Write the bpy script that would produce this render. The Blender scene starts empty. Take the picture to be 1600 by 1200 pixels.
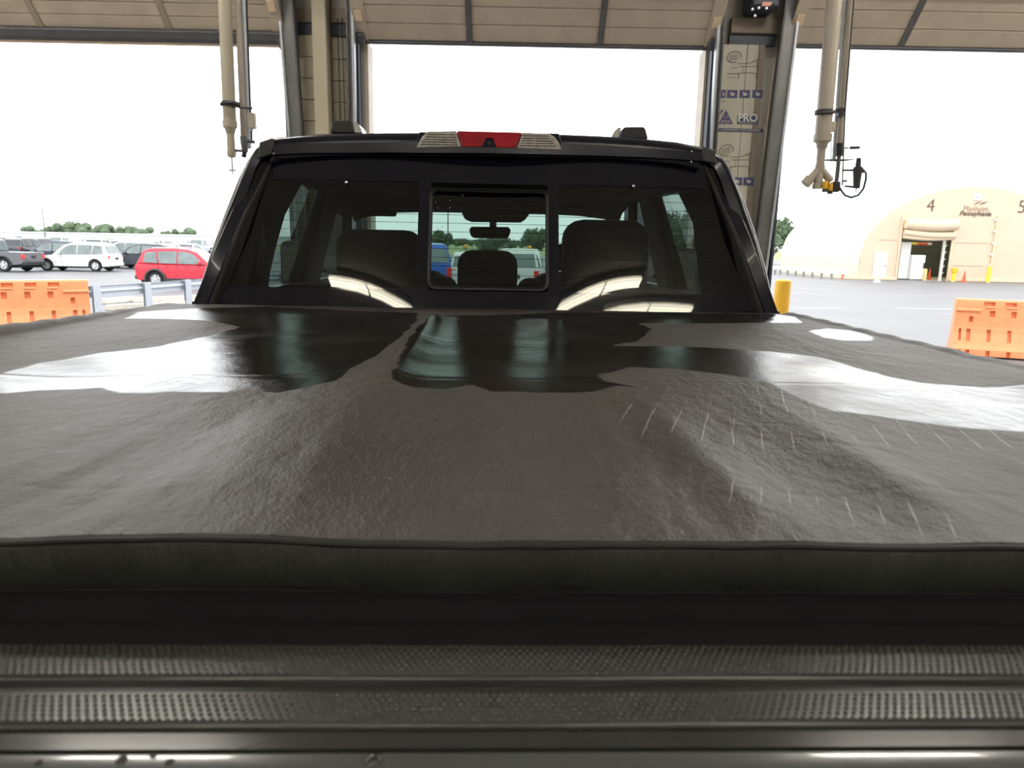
import bpy, bmesh, math, random
import numpy as np
from math import sin, cos, pi, sqrt, atan, atan2, radians
from mathutils import Vector, Matrix
random.seed(7); rng = np.random.default_rng(7)
SC = bpy.context.scene; COL = SC.collection

# ------------------------------------------------------------------ camera, sky, exposure
F = 1100.0; PITCH = atan(220/1100); ROLL = .0195; CAM = Vector((0, 0, 1.66))
cp, sp = cos(PITCH), sin(PITCH); cr, sr = cos(ROLL), sin(ROLL)
camd = bpy.data.cameras.new('camera'); cam = bpy.data.objects.new('camera', camd); COL.objects.link(cam)
camd.sensor_fit = 'HORIZONTAL'; camd.sensor_width = 36; camd.lens = 36*F/1600
camd.clip_start = .02; camd.clip_end = 3000
camd.dof.use_dof = True; camd.dof.focus_distance = 2.3; camd.dof.aperture_fstop = 10.0
cam.matrix_world = Matrix.Translation(CAM) @ Matrix.Rotation(pi/2-PITCH, 4, 'X') @ Matrix.Rotation(ROLL, 4, 'Z')
SC.camera = cam
W = bpy.data.worlds.new('overcast_sky'); SC.world = W; W.use_nodes = True
wn = W.node_tree.nodes; wl = W.node_tree.links
bg = wn['Background']; bg.inputs[0].default_value = (.97, .985, 1, 1); bg.inputs[1].default_value = 3.0
SC.view_settings.view_transform = 'Standard'; SC.view_settings.look = 'None'
SC.view_settings.gamma = 1; SC.view_settings.use_curve_mapping = False; SC.view_settings.exposure = 0.0
SC.cycles.max_bounces = 8; SC.cycles.transparent_max_bounces = 16; SC.cycles.sample_clamp_indirect = 6

# ------------------------------------------------------------------ pixel -> place (photo taken as 1600 x 1200)
def ray(px, py):
    x = (px-800)/F; y = (600-py)/F
    x, y = x*cr-y*sr, x*sr+y*cr
    return Vector((x, cp+y*sp, -sp+y*cp))
def U(px, py, Y):
    r = ray(px, py); return CAM + r*(Y/r.y)
def UZ(px, py, Z):
    r = ray(px, py); return CAM + r*((Z-CAM.z)/r.z)
A = atan(37/1100.0)                                    # the truck stands turned a little to the left of the bay's axis
def tl(v): return Vector((cos(A)*v.x+sin(A)*v.y, -sin(A)*v.x+cos(A)*v.y, v.z))
def TU(px, py, Y):
    r = tl(ray(px, py)); return Vector((0, 0, CAM.z)) + r*(Y/r.y)
def TZ(px, py, Z): return tl(UZ(px, py, Z))

# ------------------------------------------------------------------ materials
def node(nt, t, **kw):
    n = nt.nodes.new(t)
    for k, v in kw.items():
        if hasattr(n, k): setattr(n, k, v)
        else: n.inputs[k.replace('_', ' ')].default_value = v
    return n
def M(name, col, rough=.5, metal=0, var=.12, scale=8, bump=0, bscale=60, spec=.5, coat=0, emit=0, stretch=None, dirt=None):
    m = bpy.data.materials.new(name); m.use_nodes = True; nt = m.node_tree; L = nt.links
    b = nt.nodes['Principled BSDF']
    b.inputs['Roughness'].default_value = rough; b.inputs['Metallic'].default_value = metal
    b.inputs['Specular IOR Level'].default_value = spec; b.inputs['Coat Weight'].default_value = coat
    b.inputs['Coat Roughness'].default_value = .03
    c = (*col, 1)
    tc = node(nt, 'ShaderNodeTexCoord'); src = tc.outputs['Object']
    if stretch:
        mp = node(nt, 'ShaderNodeMapping'); mp.inputs['Scale'].default_value = stretch; L.new(src, mp.inputs[0]); src = mp.outputs[0]
    if var:
        n = node(nt, 'ShaderNodeTexNoise', Scale=scale, Detail=5.0); L.new(src, n.inputs['Vector'])
        mx = node(nt, 'ShaderNodeMix', data_type='RGBA'); L.new(n.outputs[0], mx.inputs[0])
        d2 = dirt or tuple(v*(1-2*var) for v in col)
        mx.inputs[6].default_value = (*d2, 1) if dirt else (*d2, 1)
        mx.inputs[7].default_value = (*[min(1, v*(1+2*var)) for v in col], 1)
        L.new(mx.outputs[2], b.inputs['Base Color'])
    else: b.inputs['Base Color'].default_value = c
    if bump:
        n2 = node(nt, 'ShaderNodeTexNoise', Scale=bscale, Detail=4.0); L.new(src, n2.inputs['Vector'])
        bp = node(nt, 'ShaderNodeBump', Strength=bump, Distance=.01); L.new(n2.outputs[0], bp.inputs['Height']); L.new(bp.outputs[0], b.inputs['Normal'])
    if emit:
        b.inputs['Emission Color'].default_value = c; b.inputs['Emission Strength'].default_value = emit
    return m
ORD = ['first', 'second', 'third', 'fourth', 'fifth', 'sixth', 'seventh', 'eighth', 'ninth', 'tenth', 'eleventh', 'twelfth', 'thirteenth', 'fourteenth', 'fifteenth']
def glass(name, tint, cap=1.0):
    m = bpy.data.materials.new(name); m.use_nodes = True; nt = m.node_tree; L = nt.links
    nt.nodes.remove(nt.nodes['Principled BSDF']); o = nt.nodes['Material Output']
    t = node(nt, 'ShaderNodeBsdfTransparent'); t.inputs[0].default_value = (*tint, 1)
    g = node(nt, 'ShaderNodeBsdfGlossy'); g.inputs['Roughness'].default_value = 0.0
    ge = node(nt, 'ShaderNodeNewGeometry'); dt = node(nt, 'ShaderNodeVectorMath', operation='DOT_PRODUCT'); L.new(ge.outputs['Incoming'], dt.inputs[0]); L.new(ge.outputs['Normal'], dt.inputs[1])
    def mm(op, a, b=0.):
        n = node(nt, 'ShaderNodeMath', operation=op)
        for i, q in enumerate((a, b)):
            if isinstance(q, (int, float)): n.inputs[i].default_value = q
            else: L.new(q, n.inputs[i])
        return n.outputs[0]
    f = mm('ADD', mm('MULTIPLY', mm('POWER', mm('SUBTRACT', 1., mm('ABSOLUTE', dt.outputs['Value'])), 5.), .94), .06)
    if cap < 1: f = mm('MINIMUM', f, cap)
    mx = node(nt, 'ShaderNodeMixShader'); L.new(f, mx.inputs[0]); L.new(t.outputs[0], mx.inputs[1]); L.new(g.outputs[0], mx.inputs[2])
    L.new(mx.outputs[0], o.inputs[0]); return m

BLACK = M('black_paint', (.008, .010, .020), .2, spec=.35, coat=.12, var=.1)
TRIM = M('black_trim', (.018, .018, .019), .45, var=.1, bump=.1, bscale=300)
GREYTRIM = M('grey_trim', (.04, .038, .037), .55, var=.1)
SEAT = M('dark_seat_fabric', (.012, .012, .013), .85, bump=.3, bscale=400)
RUBBER = M('rubber', (.013, .013, .014), .8)
TINT = glass('privacy_glass', (.25, .315, .29))
DARKGL = glass('dark_door_glass', (.05, .06, .058), .10)
CLEAR = glass('window_glass', (.76, .88, .84))
DOORGL = glass('door_glass', (.45, .52, .50))
CARGL = M('car_glass', (.16, .2, .2), .08, spec=.6, var=.25, scale=3)
CARGLD = M('dark_car_glass', (.035, .045, .05), .08, spec=.6, var=.2, scale=3)
STEEL = M('galvanised_steel', (.50, .53, .57), .42, metal=.55, var=.12, scale=20)
DARKM = M('dark_steel', (.10, .10, .105), .5, metal=.4, var=.25, scale=10)
RIM = M('alloy_rim', (.62, .62, .64), .3, metal=.6)
CHROME = M('chrome', (.8, .81, .83), .12, metal=1, var=.03)
WHITE = M('white_board', (.82, .83, .83), .5, var=.04)
YEL = M('yellow_paint', (.72, .40, .02), .45, var=.12, scale=6)
YELB = M('bright_yellow', (.85, .68, .03), .5)
ORANGE = M('orange_plastic', (.92, .33, .14), .42, var=.08, scale=5)
CONE = M('cone_orange', (.8, .13, .06), .5)
PVC = M('grey_pvc', (.44, .40, .31), .4, var=.1, scale=12, stretch=(1, 1, .2))
PVC2 = M('tan_conduit', (.40, .355, .29), .35, var=.15, scale=14, stretch=(1, 1, .2))
BLKM = M('black_metal', (.03, .03, .035), .4, metal=.3)
LENSR = M('red_lens', (.42, .008, .022), .2, coat=.5, var=.25, scale=40)
LENSC = M('clear_lens', (.52, .50, .45), .18, coat=.6, var=.35, scale=70)
TAIL = M('tail_lamp_red', (.75, .03, .03), .25, coat=.3)
LAMPW = M('head_lamp', (.8, .8, .8), .15, coat=.5)
HAZE_LEAF = M('haze_lightened_leaves', (.12, .175, .10), .8, var=.35, scale=.6)  # green lightened to stand in for distance haze
BARK = M('bark', (.12, .09, .06), .9)

# ------------------------------------------------------------------ mesh helpers
ORG = {}
class MB:
    def __init__(s): s.v = []; s.f = []; s.sm = []
    def add(s, vs, fs, smooth=False):
        o = len(s.v); s.v += [tuple(v) for v in vs]
        s.f += [tuple(i+o for i in f) for f in fs]; s.sm += [smooth]*len(fs); return s
    def box(s, c, d, rot=None):
        R = rot or Matrix.Identity(3); c = Vector(c)
        vs = [c + R @ Vector((sx*d[0]/2, sy*d[1]/2, sz*d[2]/2)) for sx in (-1, 1) for sy in (-1, 1) for sz in (-1, 1)]
        return s.add(vs, [(0, 1, 3, 2), (4, 6, 7, 5), (0, 4, 5, 1), (2, 3, 7, 6), (0, 2, 6, 4), (1, 5, 7, 3)])
    def bb(s, x0, x1, y0, y1, z0, z1): return s.box(((x0+x1)/2, (y0+y1)/2, (z0+z1)/2), (x1-x0, y1-y0, z1-z0))
    def slab(s, front, dv):                            # polygon given in 3-D, thickened along dv
        n = len(front); dv = Vector(dv); a = [Vector(p) for p in front]; b = [p+dv for p in a]
        return s.add(a+b, [tuple(range(n)), tuple(range(2*n-1, n-1, -1))] + [(i, i+n, (i+1) % n+n, (i+1) % n) for i in range(n)])
    def ring(s, pts, r, n=8, caps=True, smooth=True):  # tube along a path
        pts = [Vector(p) for p in pts]; k = len(pts); rs = r if hasattr(r, '__len__') else [r]*k
        vs = []; prev = None
        for i, p in enumerate(pts):
            t = (pts[min(i+1, k-1)]-pts[max(i-1, 0)])
            if t.length < 1e-9: t = Vector((0, 0, 1))
            t.normalize()
            if prev is None:
                h = Vector((1, 0, 0)) if abs(t.x) < .9 else Vector((0, 1, 0)); u = t.cross(h).normalized()
            else: u = (prev - t*prev.dot(t)).normalized()
            prev = u; w = t.cross(u)
            vs += [p + (u*cos(2*pi*j/n)+w*sin(2*pi*j/n))*rs[i] for j in range(n)]
        fs = [(i*n+j, i*n+(j+1) % n, (i+1)*n+(j+1) % n, (i+1)*n+j) for i in range(k-1) for j in range(n)]
        s.add(vs, fs, smooth)
        if caps: s.add(vs[:n], [tuple(range(n-1, -1, -1))]); s.add(vs[-n:], [tuple(range(n))])
        return s
    def lathe(s, prof, c=(0, 0, 0), axis='Z', n=16, smooth=True, caps=True):   # prof: (radius, height)
        c = Vector(c); vs = []
        for r, h in prof:
            for j in range(n):
                a = 2*pi*j/n; q = (r*cos(a), r*sin(a), h)
                if axis == 'Y': q = (q[0], q[2], q[1])
                elif axis == 'X': q = (q[2], q[0], q[1])
                vs.append(c+Vector(q))
        k = len(prof)
        return s.add(vs, [(i*n+j, i*n+(j+1) % n, (i+1)*n+(j+1) % n, (i+1)*n+j) for i in range(k-1) for j in range(n)]
                     + ([tuple(range(n))] if caps and prof[0][0] > 1e-6 else []) + ([tuple(range((k-1)*n, k*n))] if caps and prof[-1][0] > 1e-6 else []), smooth)
    def grid(s, rows, smooth=True):
        m = len(rows[0]); k = len(rows)
        return s.add([p for r in rows for p in r], [(i*m+j, i*m+j+1, (i+1)*m+j+1, (i+1)*m+j) for i in range(k-1) for j in range(m-1)], smooth)
    def loft(s, rings, caps=True, smooth=True):
        n = len(rings[0]); k = len(rings); vs = [p for r in rings for p in r]
        fs = [(i*n+j, i*n+(j+1) % n, (i+1)*n+(j+1) % n, (i+1)*n+j) for i in range(k-1) for j in range(n)]
        if caps: fs += [tuple(range(n-1, -1, -1)), tuple(range((k-1)*n, k*n))]
        return s.add(vs, fs, smooth)
    def build(s, name, mat, parent=None, bevel=0, seg=2, sharp=40, org=None, thick=0):
        o = Vector((0, 0, 0)) if org is None else Vector(org)
        if parent is not None: o = ORG.get(parent.name, o)
        me = bpy.data.meshes.new(name)
        me.from_pydata([tuple(Vector(v)-o) for v in s.v], [], s.f)
        me.validate(); me.polygons.foreach_set('use_smooth', s.sm[:len(me.polygons)] if len(s.sm) == len(me.polygons) else [False]*len(me.polygons))
        bm = bmesh.new(); bm.from_mesh(me); bmesh.ops.recalc_face_normals(bm, faces=bm.faces); bm.to_mesh(me); bm.free()
        me.materials.append(mat)
        ob = bpy.data.objects.new(name, me); COL.objects.link(ob)
        if parent is not None: ob.parent = parent; ORG[ob.name] = o
        elif org is not None: ob.location = o; ORG[ob.name] = o
        if thick:
            t = ob.modifiers.new('t', 'SOLIDIFY'); t.thickness = thick; t.offset = 0
        if bevel:
            b = ob.modifiers.new('b', 'BEVEL'); b.width = bevel; b.segments = seg; b.limit_method = 'ANGLE'; b.angle_limit = radians(35)
            me.polygons.foreach_set('use_smooth', [True]*len(me.polygons)); me.set_sharp_from_angle(angle=radians(sharp+20))
        elif any(s.sm): me.set_sharp_from_angle(angle=radians(sharp))
        return ob
def tag(o, label=None, cat=None, group=None, kind=None):
    if label: o['label'] = label
    if cat: o['category'] = cat
    if group: o['group'] = group
    if kind: o['kind'] = kind
    return o
def thing(name, label, cat, loc=(0, 0, 0), rz=0, group=None, org=(0, 0, 0)):
    o = bpy.data.objects.new(name, None); COL.objects.link(o); o.empty_display_size = .2
    o.location = loc; o.rotation_euler = (0, 0, rz); ORG[o.name] = Vector(org)
    return tag(o, label, cat, group)
def structure(o): o['kind'] = 'structure'; return o
def text_mesh(txt, size, depth=.002, shear=0, bold=0, align='CENTER'):
    cu = bpy.data.curves.new('lettering', 'FONT'); cu.body = txt; cu.size = size; cu.extrude = depth; cu.shear = shear; cu.offset = bold
    cu.align_x = align; cu.align_y = 'CENTER'
    o = bpy.data.objects.new('lettering', cu); COL.objects.link(o); bpy.context.view_layer.update()
    me = bpy.data.meshes.new_from_object(o.evaluated_get(bpy.context.evaluated_depsgraph_get()))
    bpy.data.objects.remove(o); return me
def text_on(name, txt, size, at, mat, parent, shear=0, bold=0, wid=None, rx=pi/2):   # faces -y
    me = text_mesh(txt, size, shear=shear, bold=bold); n = len(me.vertices); co = np.empty(n*3); me.vertices.foreach_get('co', co); co = co.reshape(-1, 3)
    if wid:
        s = wid/(co[:, 0].max()-co[:, 0].min()); co[:, 0] *= s
    x, y, z = co.T.copy(); co = np.stack([x, y*cos(rx)-z*sin(rx), y*sin(rx)+z*cos(rx)], 1)
    p = Vector(at)-ORG.get(parent.name, Vector()); co += np.array(p); me.vertices.foreach_set('co', co.ravel()); me.materials.clear(); me.materials.append(mat)
    o = bpy.data.objects.new(name, me); COL.objects.link(o); o.parent = parent; ORG[o.name] = ORG.get(parent.name, Vector()); return o

# ------------------------------------------------------------------ the bay: floor, ground, walls, ceiling
CONC = M('bay_concrete', (.42, .405, .375), .6, var=.15, scale=2, bump=.1)
WALLM = M('painted_block', (.46, .425, .32), .6, var=.06, scale=6, bump=.15, bscale=90)
WALLD = M('bare_wall', (.40, .375, .335), .7, var=.12, scale=3)
CEIL = M('ceiling_deck', (.58, .56, .52), .7, var=.1, scale=1)
def asphalt():
    m = M('damp_asphalt', (.165, .165, .175), .52, var=.12, scale=.35, bump=.25, bscale=45, spec=.5); return m
ASPH = asphalt()
YW = 7.43                                              # the wall with the doors
mb = MB(); mb.bb(-10, 10, -9, YW+.3, -.2, 0); structure(mb.build('floor', CONC))
mb = MB(); g = []
for y, z in ((YW+.3, 0), (8.6, -.04), (10.2, -.28), (12, -.48), (13, -.5), (60, -.5), (900, -.5)):
    g.append([(x, y, z) for x in (-900, -60, -10, 10, 60, 900)])
mb.grid(g, False); GROUND = structure(mb.build('ground', ASPH))
LINE = M('road_paint', (.42, .42, .42), .6, var=.15, scale=3)
def painted(px0, py0, px1, py1, w=.12):
    a = UZ(px0, py0, -.494); b = UZ(px1, py1, -.494); d = Vector((0, w, 0))
    mb = MB(); mb.slab([a-d/2, b-d/2, b+d/2, a+d/2], (0, 0, -.005)); mb.build('painted_line', LINE, GROUND)
painted(1236, 480.5, 1314, 481.5, .2); painted(1399, 481.5, 1497, 483.5, .2)
FIELD = M('meadow_grass', (.27, .33, .14), .9, var=.2, scale=.05)
mb = MB(); mb.add([(-70, 128, -.47), (190, 128, -.47), (190, 700, -.47), (-70, 700, -.47)], [(0, 1, 2, 3)])
tag(mb.build('grass_field', FIELD), 'pale green grass field beyond the car park, seen through the windscreen', 'grass', kind='stuff')

OPEN = [(-10, -9.9), (-9.65, -6.45), (-5.75, -2.27), (-1.523, 1.882), (2.64, 6.15), (6.9, 9.7), (9.95, 10)]
mb = MB(); mb.bb(-10, 10, YW+.02, YW+.3, 3.9, 5.2)
for a, b in zip(OPEN[:-1], OPEN[1:]): mb.bb(a[1], b[0], YW+.02, YW+.3, 0, 3.9)
WF = structure(mb.build('wall_front', WALLD))
mb = MB(); mb.bb(-10.3, -10, -9, YW+.3, 0, 5.2); structure(mb.build('wall_left', WALLD))
mb = MB(); mb.bb(10, 10.3, -9, YW+.3, 0, 5.2); structure(mb.build('wall_right', WALLD))
mb = MB(); mb.bb(-10.3, 10.3, -9.3, -9, 0, 5.2); structure(mb.build('wall_back', WALLD))
mb = MB(); mb.bb(-10.3, 10.3, -9.3, YW+.3, 5.2, 5.4); structure(mb.build('ceiling', CEIL))

# block courses of the left pier, either side of the beige post (blocks sit proud of recessed joints)
def wx(px, py=120, y=YW): return U(px, py, y).x
JAMB = M('dark_jamb', (.035, .045, .065), .5, var=.2)
JAMBL = M('pale_outer_jamb', (.62, .56, .47), .6)
TRACK = M('track_steel', (.20, .20, .20), .42, metal=.5, var=.25, scale=9, stretch=(1, 1, .3))
POST = M('beige_post', (.47, .42, .31), .55, var=.06, scale=5)
BROWN = M('brown_trim_and_shadow', (.21, .165, .125), .6, var=.15)
def blocks(x0, x1, ztop, n=16, h=.2):
    protos = []
    for i in range(n):
        z1 = ztop-i*h
        if z1 < .05: break
        mb = MB(); mb.bb(x0+.004, x1-.004, YW-.01, YW+.05, max(z1-h+.006, .01), z1)
        mb.build('concrete_block', WALLM, WF, bevel=.004, seg=1)
blocks(wx(469), wx(496), 3.62); blocks(wx(517), wx(547), 3.60)
# beam and dark pocket above the blocks
mb = MB(); mb.bb(wx(468), wx(548), YW-.03, YW+.05, 3.73, 3.86); structure(mb.build('trim_1', BROWN, bevel=.005))
mb = MB(); mb.bb(wx(468), wx(548), YW-.005, YW+.05, 3.62, 3.73); structure(mb.build('trim_2', JAMB))
# beige square post
a0, a1 = wx(491, 60, 7.3), wx(513, 60, 7.3)
mb = MB(); mb.bb(a0, a1, 7.22, 7.38, 0, 5.2); structure(mb.build('column_1', POST, bevel=.008))
mb = MB(); mb.bb(wx(513), wx(520), YW-.06, YW+.02, 0, 5.2); structure(mb.build('trim_3', BROWN))  # brown strip standing in for the shadow beside the beige post
# jambs
def jamb(k, x0, x1, y0, y1, mat, z1=3.9): mb = MB(); mb.bb(x0, x1, y0, y1, 0, z1); structure(mb.build('trim_%d' % k, mat, bevel=.004))
jamb(4, wx(551), wx(564), 7.33, 7.47, JAMB); jamb(5, wx(564), -1.49, 7.47, 7.72, JAMBL, 3.58)
jamb(6, wx(1106), wx(1120), 7.33, 7.47, JAMB); jamb(7, 1.85, wx(1106), 7.47, 7.72, JAMBL, 3.58)
jamb(8, wx(1223, 150), wx(1227, 150), 7.35, 7.5, JAMB)
jamb(9, wx(447), wx(450), 7.35, 7.5, JAMB)

# lifting tracks: upright steel channels that lean back and curl over at the top
def track(px0, py0, px1, py1, y=7.25, w=.10, side=1, name='door_track'):
    a = U(px1, py1, y+.06); b = U(px0, py0, y-.06); d = (b-a)/(b.z-a.z); p0 = a+d*(0-a.z); p1 = a+d*(4.25-a.z)
    pts = [p0, a, b, p1, p1+Vector((0, -.12, .3)), p1+Vector((0, -.5, .55)), p1+Vector((0, -2, .7))]
    for q, (dx, ww, mat, nm) in enumerate(((0, w, TRACK, 'channel'), (-side*w*.55, .022, STEEL, 'lip'), (side*w*.5, .018, DARKM, 'lip'))):
        mb = MB(); rings = []
        for p in pts:
            rings.append([p+Vector((dx-ww/2, -.02-(q > 0)*.03, 0)), p+Vector((dx+ww/2, -.02-(q > 0)*.03, 0)), p+Vector((dx+ww/2, .03, 0)), p+Vector((dx-ww/2, .03, 0))])
        mb.loft(rings, smooth=False)
        if q == 0: root = structure(mb.build('trim_%d' % track.k, mat)); track.k += 1
        else: mb.build(nm, mat, root)
track.k = 10
track(448, 0, 463, 200, w=.12, side=1); track(547, 0, 551, 190, w=.05, side=-1)
track(1128, 0, 1116, 190, w=.045, side=1); track(1237, 0, 1196, 330, w=.125, side=-1)

# ------------------------------------------------------------------ sectional doors, raised
DPAN = M('door_panel', (.42, .35, .28), .55, var=.09, scale=5, stretch=(1, .3, 1))
DSEC = M('door_panel_line', (.27, .22, .17), .6)
DBAR = M('door_bar', (.085, .085, .095), .45, metal=.3, var=.2)
PALE = M('pale_door_edge', (.60, .46, .33), .6)
def door(k, x0, x1, zb, tilt, stiles, y0=7.36, heavy=False, label=None):
    R = Matrix.Rotation(tilt, 3, 'X')                  # tilts the top toward the bay
    O = Vector((0, y0, zb))
    def P(x, v, d=0): return O + Vector((x, 0, 0)) + R @ Vector((0, -d, v))
    def plate(xa, xb, va, vb, d0, d1, name, mat, par, bevel=0):
        mb = MB(); mb.slab([P(xa, va, d1), P(xb, va, d1), P(xb, vb, d1), P(xa, vb, d1)], R @ Vector((0, d1-d0, 0))); return mb.build(name, mat, par, bevel=bevel)
    mb = MB(); mb.slab([P(x0, .0, -.03), P(x1, .0, -.03), P(x1, 2.2, -.03), P(x0, 2.2, -.03)], R @ Vector((0, .01, 0)))
    root = structure(mb.build('door_%d' % k, DPAN))
    SH = .54; v = .0
    b0 = .16 if heavy else .02
    for i in range(4):
        va = i*SH + (b0 if i == 0 else .005); vb = (i+1)*SH-.004; n = 3; hh = (vb-va)/n
        s = plate(x0+.05, x1-.05, va, vb, -.02, -.002, 'door_section', DPAN, root)
        for q in range(n): plate(x0+.06, x1-.06, va+q*hh+.004, va+(q+1)*hh-.005, -.002, .006, 'panel_rib', DPAN, s, bevel=.003)
        if i > 0:
            plate(x0, x1, i*SH+.012, i*SH+.075, .006, .05, 'strut', DBAR, root, bevel=.006)
        for sx in stiles: plate(sx-.03, sx+.03, va, vb, .006, .018, 'stile', DSEC if heavy else DARKM, root)
        for sx in (x0+.05, x1-.05):
            plate(sx-.06, sx+.06, va, vb, .006, .02, 'end_stile', DPAN, root)
            plate(sx-.035, sx+.035, va+.2, va+.3, .02, .035, 'hinge', PALE, root)
    for sx in (x0+.03, x1-.03): plate(sx-.05, sx+.05, .0, .11, .02, .06, 'bottom_bracket', DBAR, root, bevel=.02)
    if heavy:
        plate(x0, x1, .085, .165, -.02, .05, 'bottom_bar', DBAR, root, bevel=.01)
        plate(x0, x1, .03, .085, -.02, .02, 'bottom_rail', DARKM, root, bevel=.006)
        plate(x0, x1, .0, .03, -.02, .01, 'bottom_seal', PALE, root)
    else:
        plate(x0, x1, -.012, .022, -.03, .03, 'bottom_bar', DBAR, root, bevel=.008)
        plate(x0, x1, -.035, -.012, -.05, -.02, 'bottom_seal', PALE, root)
    return root
door(1, -5.85, -2.24, 3.49, radians(44), [wx(68, 33)+.09, wx(263, 36)+.09], heavy=True)
door(2, -1.56, 1.90, 3.555, radians(45), [wx(735, 65), wx(936, 65)])
door(3, 2.58, 6.2, 3.59, radians(45), [wx(1415, 66)-.09])
door(4, -9.7, -6.4, 3.6, radians(34), []); door(5, 6.9, 9.7, 3.6, radians(34), [])

# hanging hoist chain on the left pier, conduits
ch = thing('hoist_chain', 'dark looped door chain hanging in front of the pale blocks, right of the beige post', 'chain', tuple(U(530, 200, 7.38)), org=tuple(U(530, 200, 7.38)))
for cx in (527, 534):
    mb = MB(); a = U(cx, 30, 7.38); b = U(cx+5, 200, 7.38); n = 70
    for i in range(n):
        p = a.lerp(b, i/n*1.25); h = .012
        mb.ring([p+Vector((0, 0, h)), p+Vector((.006*(i % 2), .006*((i+1) % 2), 0)), p-Vector((0, 0, h))], .0045, 5)
    tag(mb.build('chain_strand', BLKM, ch), kind='stuff')
def conduit(pts, r, mat, label, py=7.36):
    q = [U(x, y, py) for x, y in pts]; d = (q[-1]-q[-2]).normalized(); q.append(q[-1]+d*((q[-1].z-.02)/max(.2, -d.z)))
    t = thing('conduit', label, 'pipe', (q[-1].x, q[-1].y, 0), org=(q[-1].x, q[-1].y, 0))
    MB().ring(q, r, 8).build('pipe', mat, t)
    for (x, y) in pts[1:]:
        p = U(x, y, py); mb = MB(); mb.box(p+Vector((0, .0, 0)), (r*4, r*2.4, .03)); mb.build('pipe_clip', mat, t, bevel=.004)
PALEC = M('pale_conduit', (.58, .49, .36), .45)
conduit([(461, 34), (464, 120), (469, 200)], .014, PALEC, 'thin pale conduit running down beside the dark track of the left pier')
conduit([(1130, 42), (1125, 110), (1119, 200)], .012, PALEC, 'thin pale conduit on the left edge of the printed insulation board')
conduit([(1211, 98), (1206, 140), (1198, 200), (1188, 330)], .013, PALEC, 'thin pale conduit right of the printed insulation board')

# ------------------------------------------------------------------ right pier: foil board with blue print
BOARD = M('foam_board', (.45, .415, .34), .5, var=.1, scale=5, stretch=(1, 1, .25))
BLUE = M('blue_print', (.045, .05, .14), .6); GREYP = M('grey_print', (.13, .115, .11), .6); PALEP = M('pale_print', (.45, .42, .36), .6)
YB = YW-.05
x0, x1 = wx(1121, 150, YB), wx(1201, 150, YB)
bt = thing('insulation_board', 'grey foam insulation board with blue printing on the right pier', 'board', ((x0+x1)/2, YB, 0), org=((x0+x1)/2, YB, 0))
gaps = [x0+.02, x0+.26, x1-.13, x1-.07]
for i in range(3):
    mb = MB(); mb.bb(gaps[i]+.002, gaps[i+1]-.002, YB, YB+.04, 0, 3.60); mb.build('board_strip', BOARD if i < 2 else BROWN, bt, bevel=.003)
def flat(pts, mat, name='printed_mark', d=.0022):
    q = [U(x, y, YB-.001) for x, y in pts]; mb = MB(); mb.slab(q, (0, -d, 0)); return mb.build(name, mat, bt)
def rect(xa, ya, xb, yb, mat, name='printed_square', d=.0022):
    s = -.12*(ya-150)/1; L_ = lambda x, y: (x-.07*(y-ya), y+.02*(x-xa))
    return flat([L_(xa, ya), L_(xb, ya), L_(xb, yb), L_(xa, yb)], mat, name, d)
def stroke(pts, w, mat=GREYP, name='printed_line'):
    mb = MB(); mb.ring([U(x, y, YB-.001) for x, y in pts], w*.0067/2, 5); return mb.build(name, mat, bt)
for oy, ox in ((0, 0), (146, -12)):
    stroke([(1147+ox+11*cos(a), 89+oy+8.5*sin(a)-2*cos(a)) for a in [radians(k) for k in range(20, -290, -18)]], 1.3)
    for k in range(4): stroke([(1139+ox, 88+oy+k*2.6), (1146+ox, 86+oy+k*2.5), (1153+ox, 84.5+oy+k*2.5)], .8)
    stroke([(1153+ox, 99.5+oy), (1168+ox, 99.5+oy), (1184+ox, 95+oy)], .9); stroke([(1156+ox, 104+oy), (1184+ox, 104+oy)], 1)
    stroke([(1136+ox, 115.5+oy), (1152+ox, 115+oy), (1170+ox, 113.5+oy), (1182+ox, 115+oy)], 1.1)
    stroke([(1154+ox, 115+oy), (1154+ox, 123+oy)], 1.1); stroke([(1182+ox, 115+oy), (1181+ox, 124+oy)], 1.3)
    stroke([(1183+ox, 95+oy), (1183+ox, 114+oy)], .9); stroke([(1142+ox, 106+oy), (1152+ox, 106+oy)], .8); stroke([(1176+ox, 96+oy), (1190+ox, 90+oy)], .8)
    stroke([(1136+ox, 121+oy), (1150+ox, 121+oy)], .7); stroke([(1162+ox, 103+oy), (1161+ox, 114+oy)], .7)
for (xs, y0) in (([1127, 1136.5, 1156, 1176], 140.5), ([1144, 1162], 277)):
    for i, xx in enumerate(xs):
        ww = 7 if xx == 1127 else 16
        rect(xx, y0, xx+ww, y0+12.5, BLUE)
        flat([(xx+ww*.3, y0+3), (xx+ww*.75, y0+6), (xx+ww*.62, y0+9.5), (xx+ww*.3, y0+9)], PALEP, 'printed_pictogram', .0035)
flat([(1134.5, 171.5), (1145, 194), (1122.5, 194)], BLUE, 'printed_logo'); flat([(1127, 171.5), (1131, 171.5), (1123, 182)], BLUE, 'printed_logo')
flat([(1132, 171.5), (1134, 173), (1124.5, 187), (1123.5, 184)], PALEP, 'printed_logo', .0035)
text_on('lettering', 'JMA', .052, U(1134, 190.5, YB-.006), PALEP, bt, wid=.10); text_on('lettering', '17', .05, U(1134.5, 183, YB-.006), PALEP, bt)
rect(1152.5, 180, 1184.5, 194, BLUE, 'printed_logo')
text_on('lettering', 'PRO', .10, U(1168.5, 184.6, YB-.006), M('pale_ink', (.62, .60, .54), .6), bt, bold=.003, wid=.19)
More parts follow.
